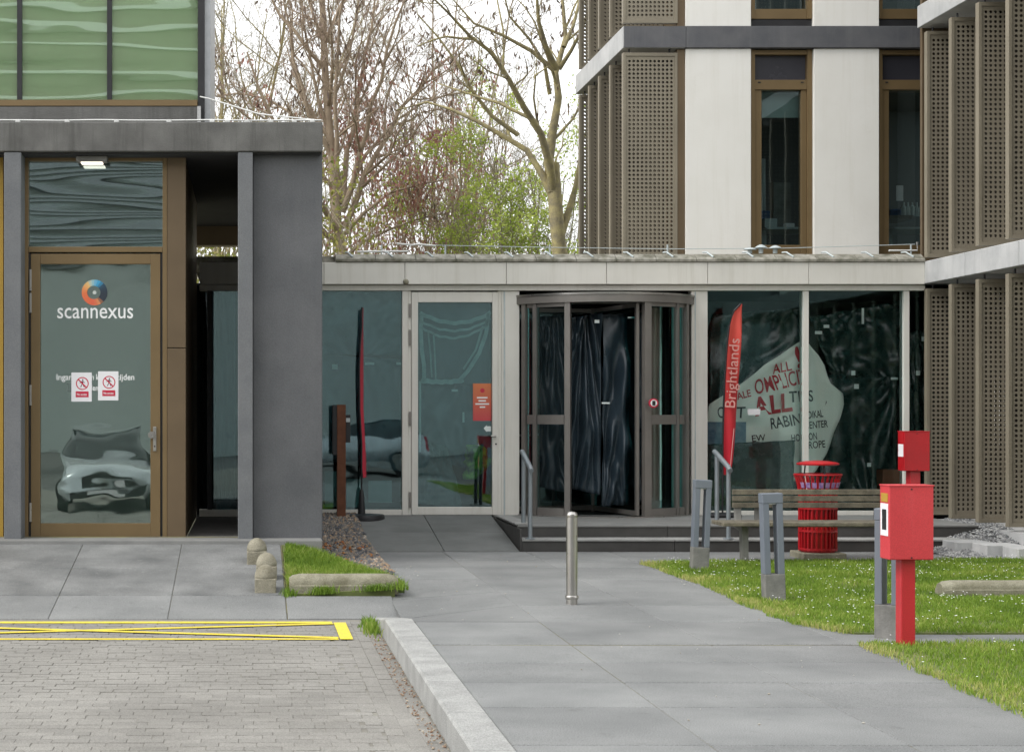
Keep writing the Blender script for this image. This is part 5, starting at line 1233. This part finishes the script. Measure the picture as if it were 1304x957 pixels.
class Tree:
    def __init__(s, name, label, base, seed, bark_, twig, group='bare trees behind the link'):
        s.t = thing(name, label, 'tree', base, group); s.rng = random.Random(seed); s.low = {}; s.high = {}; s.tips = []; s.bark = bark_; s.twig = twig
    def put(s, pts, rad, lvl):
        n = (9,7,5,3,3,3)[min(lvl,5)]; d = s.low if lvl <= 1 else s.high
        d.setdefault((n,len(pts)), []).append(([tuple(p) for p in pts], list(rad)))
    def limb(s, pts, r0, r1, lvl=0, dens=1.0, maxl=4, start=.25, lenf=.42, up=.25):
        """pts: world polyline"""
        # resample with wobble
        pts = [Vector(p) for p in pts]; seg = [(b-a).length for a,b in zip(pts,pts[1:])]; L = sum(seg); k = max(4, min(14, int(L/.5)))
        out = []
        for i in range(k+1):
            u = L*i/k; j = 0
            while j < len(seg)-1 and u > seg[j]: u -= seg[j]; j += 1
            p = pts[j].lerp(pts[j+1], min(1,u/max(seg[j],1e-6)))
            w_ = .06*min(1,L/4); out.append(p+Vector((s.rng.uniform(-w_,w_),s.rng.uniform(-w_,w_),s.rng.uniform(-w_,w_)))*(1 if 0 < i else 0))
        rad = [r0+(r1-r0)*(i/k)**.8 for i in range(k+1)]
        s.put(out, rad, lvl); s.spawn(out, rad, L, lvl, dens, maxl, start, lenf, up); return out
    def spawn(s, pts, rad, L, lvl, dens, maxl, start, lenf, up):
        if lvl >= maxl: 
            return
        rg = s.rng; n = max(2, int(dens*(2.6 if lvl == 0 else 3.4 if lvl == 1 else 4.6)*L**.75+rg.random())); k = len(pts)-1
        for _ in range(n):
            u = start+(1-start)*rg.random()**.85; f = u*k; j = min(int(f), k-1); p = pts[j].lerp(pts[j+1], f-j); r = rad[j]+(rad[j+1]-rad[j])*(f-j)
            tg = (pts[j+1]-pts[j]).normalized()
            ax = Vector((rg.gauss(0,1),rg.gauss(0,1),rg.gauss(0,1))); ax = (ax-tg*ax.dot(tg)).normalized()
            an = rg.uniform(.5,1.05); dr = (tg*math.cos(an)+ax*math.sin(an)).normalized()
            ln = max(.18, L*lenf*rg.uniform(.5,1.15)*(1.15-.55*u)); 
            if lvl >= 2: ln = min(ln, 1.3)
            m = 6 if lvl == 0 else 5 if lvl == 1 else 4; q = [p]; d = dr.copy()
            for i in range(m):
                d = (d+Vector((rg.gauss(0,.16),rg.gauss(0,.16),rg.gauss(0,.16)+up*.35))).normalized(); q.append(q[-1]+d*ln/m)
            rr = max(.0038, min(r*.62, ln*.016+.002)); rads = [max(.0028, rr*(1-.72*i/m)) for i in range(m+1)]
            s.put(q, rads, lvl+1)
            if lvl+1 >= 3 or lvl+1 == maxl: s.tips.append((q[-1], d)); s.tips.append((q[m//2], d))
            s.spawn(q, rads, ln, lvl+1, dens, maxl, .15, .45, up)
    def finish(s):
        a = tubes(s.low, 'trunk', s.bark, s.t); b = tubes(s.high, 'crown', s.twig, s.t); return s
    def leafage(s, frac, ln, wd, mat, name='foliage', hang=False, region=None, per=1, spread=.05):
        pts, dr = [], []
        for p, d in s.tips:
            if region and not region(p): continue
            if s.rng.random() > frac: continue
            for _ in range(per):
                pts.append((p.x+s.rng.gauss(0,spread),p.y+s.rng.gauss(0,spread),p.z+s.rng.gauss(0,spread))); dr.append(tuple(d))
        if pts: leaves(pts, dr, ln, wd, name, mat, s.t, s.rng.randint(0,9999), hang)
def pl(px_list, d, jit, rg):
    """photo polyline at depth d with a real spread in depth"""
    out = []; off = 0; sl = rg.uniform(-jit, jit)
    for i, (x, y) in enumerate(px_list):
        dd_ = d+sl*i; out.append(P(x, y, dd_))
    return out
GZ = -.21
# tree A: brown many-stemmed tree left of centre
dA = 31.0; bA = P(440, 525, dA); bA.z = GZ
A = Tree('ash_tree', 'tall brown many-stemmed bare tree beside the grey canopy', bA, 11, m_barkA, m_twigA)
rg = A.rng
A.limb([bA, P(437,330,dA), P(430,240,dA), P(421,180,dA), P(414,100,dA), P(408,30,dA), P(404,-80,dA)], .15, .05, 0, .8, start=.45)
for pts, r in (([(432,240),(428,150),(433,60),(440,-20),(444,-90)],.07), ([(436,260),(448,170),(462,80),(478,10),(492,-60)],.085), ([(436,270),(460,190),(480,120),(498,50),(525,-40)],.085),
               ([(438,290),(475,210),(500,150),(545,95),(590,50),(620,20)],.085), ([(434,260),(470,185),(520,140),(560,120),(600,112)],.06), ([(425,210),(390,135),(372,60),(360,-30)],.06),
               ([(426,220),(380,150),(330,120),(275,122)],.06), ([(430,250),(395,190),(345,165),(300,140),(260,90)],.05), ([(436,330),(470,300),(520,282),(560,270)],.05), ([(436,320),(400,280),(350,230),(310,190)],.05),
               ([(437,300),(480,255),(530,235),(575,225)],.055), ([(420,170),(400,100),(385,40),(380,-40)],.05), ([(418,140),(445,80),(455,20),(460,-50)],.05)):
    A.limb(pl(pts, dA, .35, rg), r*.78, .012, 0, 1.25, start=.12)
A.finish()
A.leafage(.10, .14, .022, m_keys, 'seed_keys', True, None, 2, .08)
A.leafage(.5, .11, .024, m_deadleaf, 'dry_leaves', True, lambda p: noise.noise((p.x*.9,p.y*.5,p.z*.9)) > .28 and p.z < 8.2, 3, .12)
# tree B: mossy forked tree right of centre
dB = 29.0; bB = P(716, 525, dB); bB.z = GZ
B = Tree('mossy_tree', 'mossy forked bare tree with thick trunk beside the bronze screens', bB, 23, m_barkB, m_twigB)
rg = B.rng
B.limb([bB, P(715,330,dB), P(710,280,dB), P(703,230,dB), P(702,205,dB)], .17, .12, 0, .25, maxl=3, start=.6)
for pts, r in (([(704,245),(702,205),(709,160),(714,120),(711,90),(718,50),(717,10),(714,-70)],.125), ([(704,245),(700,200),(676,150),(655,112),(628,75),(598,42),(565,18),(540,-10)],.10), ([(706,255),(668,190),(630,168),(604,150),(575,140),(540,132),(505,140)],.085),
               ([(660,172),(625,145),(600,110),(580,75),(558,45),(530,20)],.05), ([(708,88),(692,55),(684,20),(682,-40)],.075), ([(706,90),(672,60),(632,42),(600,30),(575,0)],.055), ([(712,88),(730,60),(745,30),(755,-20)],.05),
               ([(700,120),(693,85),(672,50),(650,20),(640,-20)],.045), ([(713,300),(728,255),(738,215),(745,170)],.10), ([(718,60),(735,20),(742,-40)],.05), ([(690,180),(680,130),(683,90),(700,85)],.03), ([(640,95),(640,40),(630,-20)],.03), ([(606,50),(570,45),(530,60)],.03)):
    B.limb(pl(pts, dB, .3, rg), r*.88, .012, 0, .85, start=.2)
B.finish()
B.leafage(.12, .13, .02, m_keys, 'seed_keys', True, None, 2, .06)
# further trees
def bg_tree(name, label, x, d, top, seed, bk, tw, stems, spread, dens=1.0, group='bare trees behind the link', r=.08, leaf=None):
    b = P(x, 525, d); b.z = GZ; T = Tree(name, label, b, seed, bk, tw, group); rg = T.rng; zt_ = Z(top, d)
    for k in range(stems):
        a = rg.uniform(0, 6.28); sp_ = rg.uniform(.2,1)*spread; h = zt_*rg.uniform(.75,1.1)
        pts = [b+Vector((rg.uniform(-.15,.15),rg.uniform(-.15,.15),0))]
        for i in range(1,6): u = i/5; pts.append(b+Vector((math.cos(a)*sp_*u**1.4, math.sin(a)*sp_*u**1.4, (h-GZ)*u)))
        T.limb(pts, r*rg.uniform(.7,1.1), .012, 0, dens, 4 if spread > 1.2 else 3, .25, .36)
    T.finish()
    if leaf: leaf(T)
    return T
bg_tree('bare_tree', 'bare tree rising behind the aluminium edge of the green storey', 272, 36, -60, 31, m_barkB, m_twigB, 6, 4.0, 1.1)
bg_tree('bare_tree', 'thin bare tree between the brown and the mossy tree', 560, 42, -20, 32, m_barkA, m_twigA, 5, 3.2, .8)
bg_tree('bare_tree', 'bare tree behind the brown many-stemmed one', 375, 43, -80, 33, m_twigB, m_twigB, 5, 4.5, .8)
dry = lambda T: T.leafage(.45, .10, .020, m_deadleaf, 'dry_leaves', True, lambda p: noise.noise((p.x*.8,p.y*.5,p.z*.8)) > -.06, 3, .12)
for k, (x, d, tp, lab) in enumerate(((455,33,180,'dry-leaved brown shrub at the corner of the grey canopy'),(505,34,205,'dry-leaved brown shrub left of the middle behind the link'),(555,33,190,'dry-leaved brown shrub in the middle behind the link'))):
    bg_tree('brown_shrub', lab, x, d, tp, 50+k, m_twigA, m_twigA, 7, 1.7, .8, 'shrubs behind the link', .03, dry)
for k, (x, d, tp, lab) in enumerate(((595,36,120,'thin upright bare shrub left of the green sapling'),(530,37,110,'thin upright bare shrub behind the brown shrubs'),(625,38,150,'thin upright bare shrub behind the green sapling'),(735,34,200,'thin bare shrub at the edge of the bronze screens'))):
    bg_tree('bare_shrub', lab, x, d, tp, 60+k, m_twigB, m_twigB, 8, 1.3, .7, 'shrubs behind the link', .022)
gl_ = lambda T: T.leafage(.7, .06, .022, m_green, 'leaves', False, lambda p: noise.noise((p.x*1.1,p.y*.6,p.z*1.1)) > -.14, 5, .06)
for k, (x, d, tp, lab) in enumerate(((652,31,170,'fresh green young tree in front of the mossy trunk'),(620,32,260,'low fresh green shrub beside the young tree'),(690,31.5,250,'low fresh green shrub at the foot of the mossy tree'))):
    bg_tree('green_sapling', lab, x, d, tp, 70+k, m_twigB, m_twigB, 6, 1.4, .9, 'green saplings behind the link', .028, gl_)
hl = lambda T: T.leafage(.9, .09, .03, m_hedge, 'leaves', False, None, 3, .12)
for k, (x, d, lab) in enumerate(((280,28.5,'yellow-green shrub seen through the passage under the canopy'),(425,28.5,'yellow-green shrub at the end of the link roof'))):
    bg_tree('hedge_shrub', lab, x, d, 295, 80+k, m_twigB, m_twigB, 8, 1.2, 1.0, 'hedge shrubs behind the link', .03, hl)
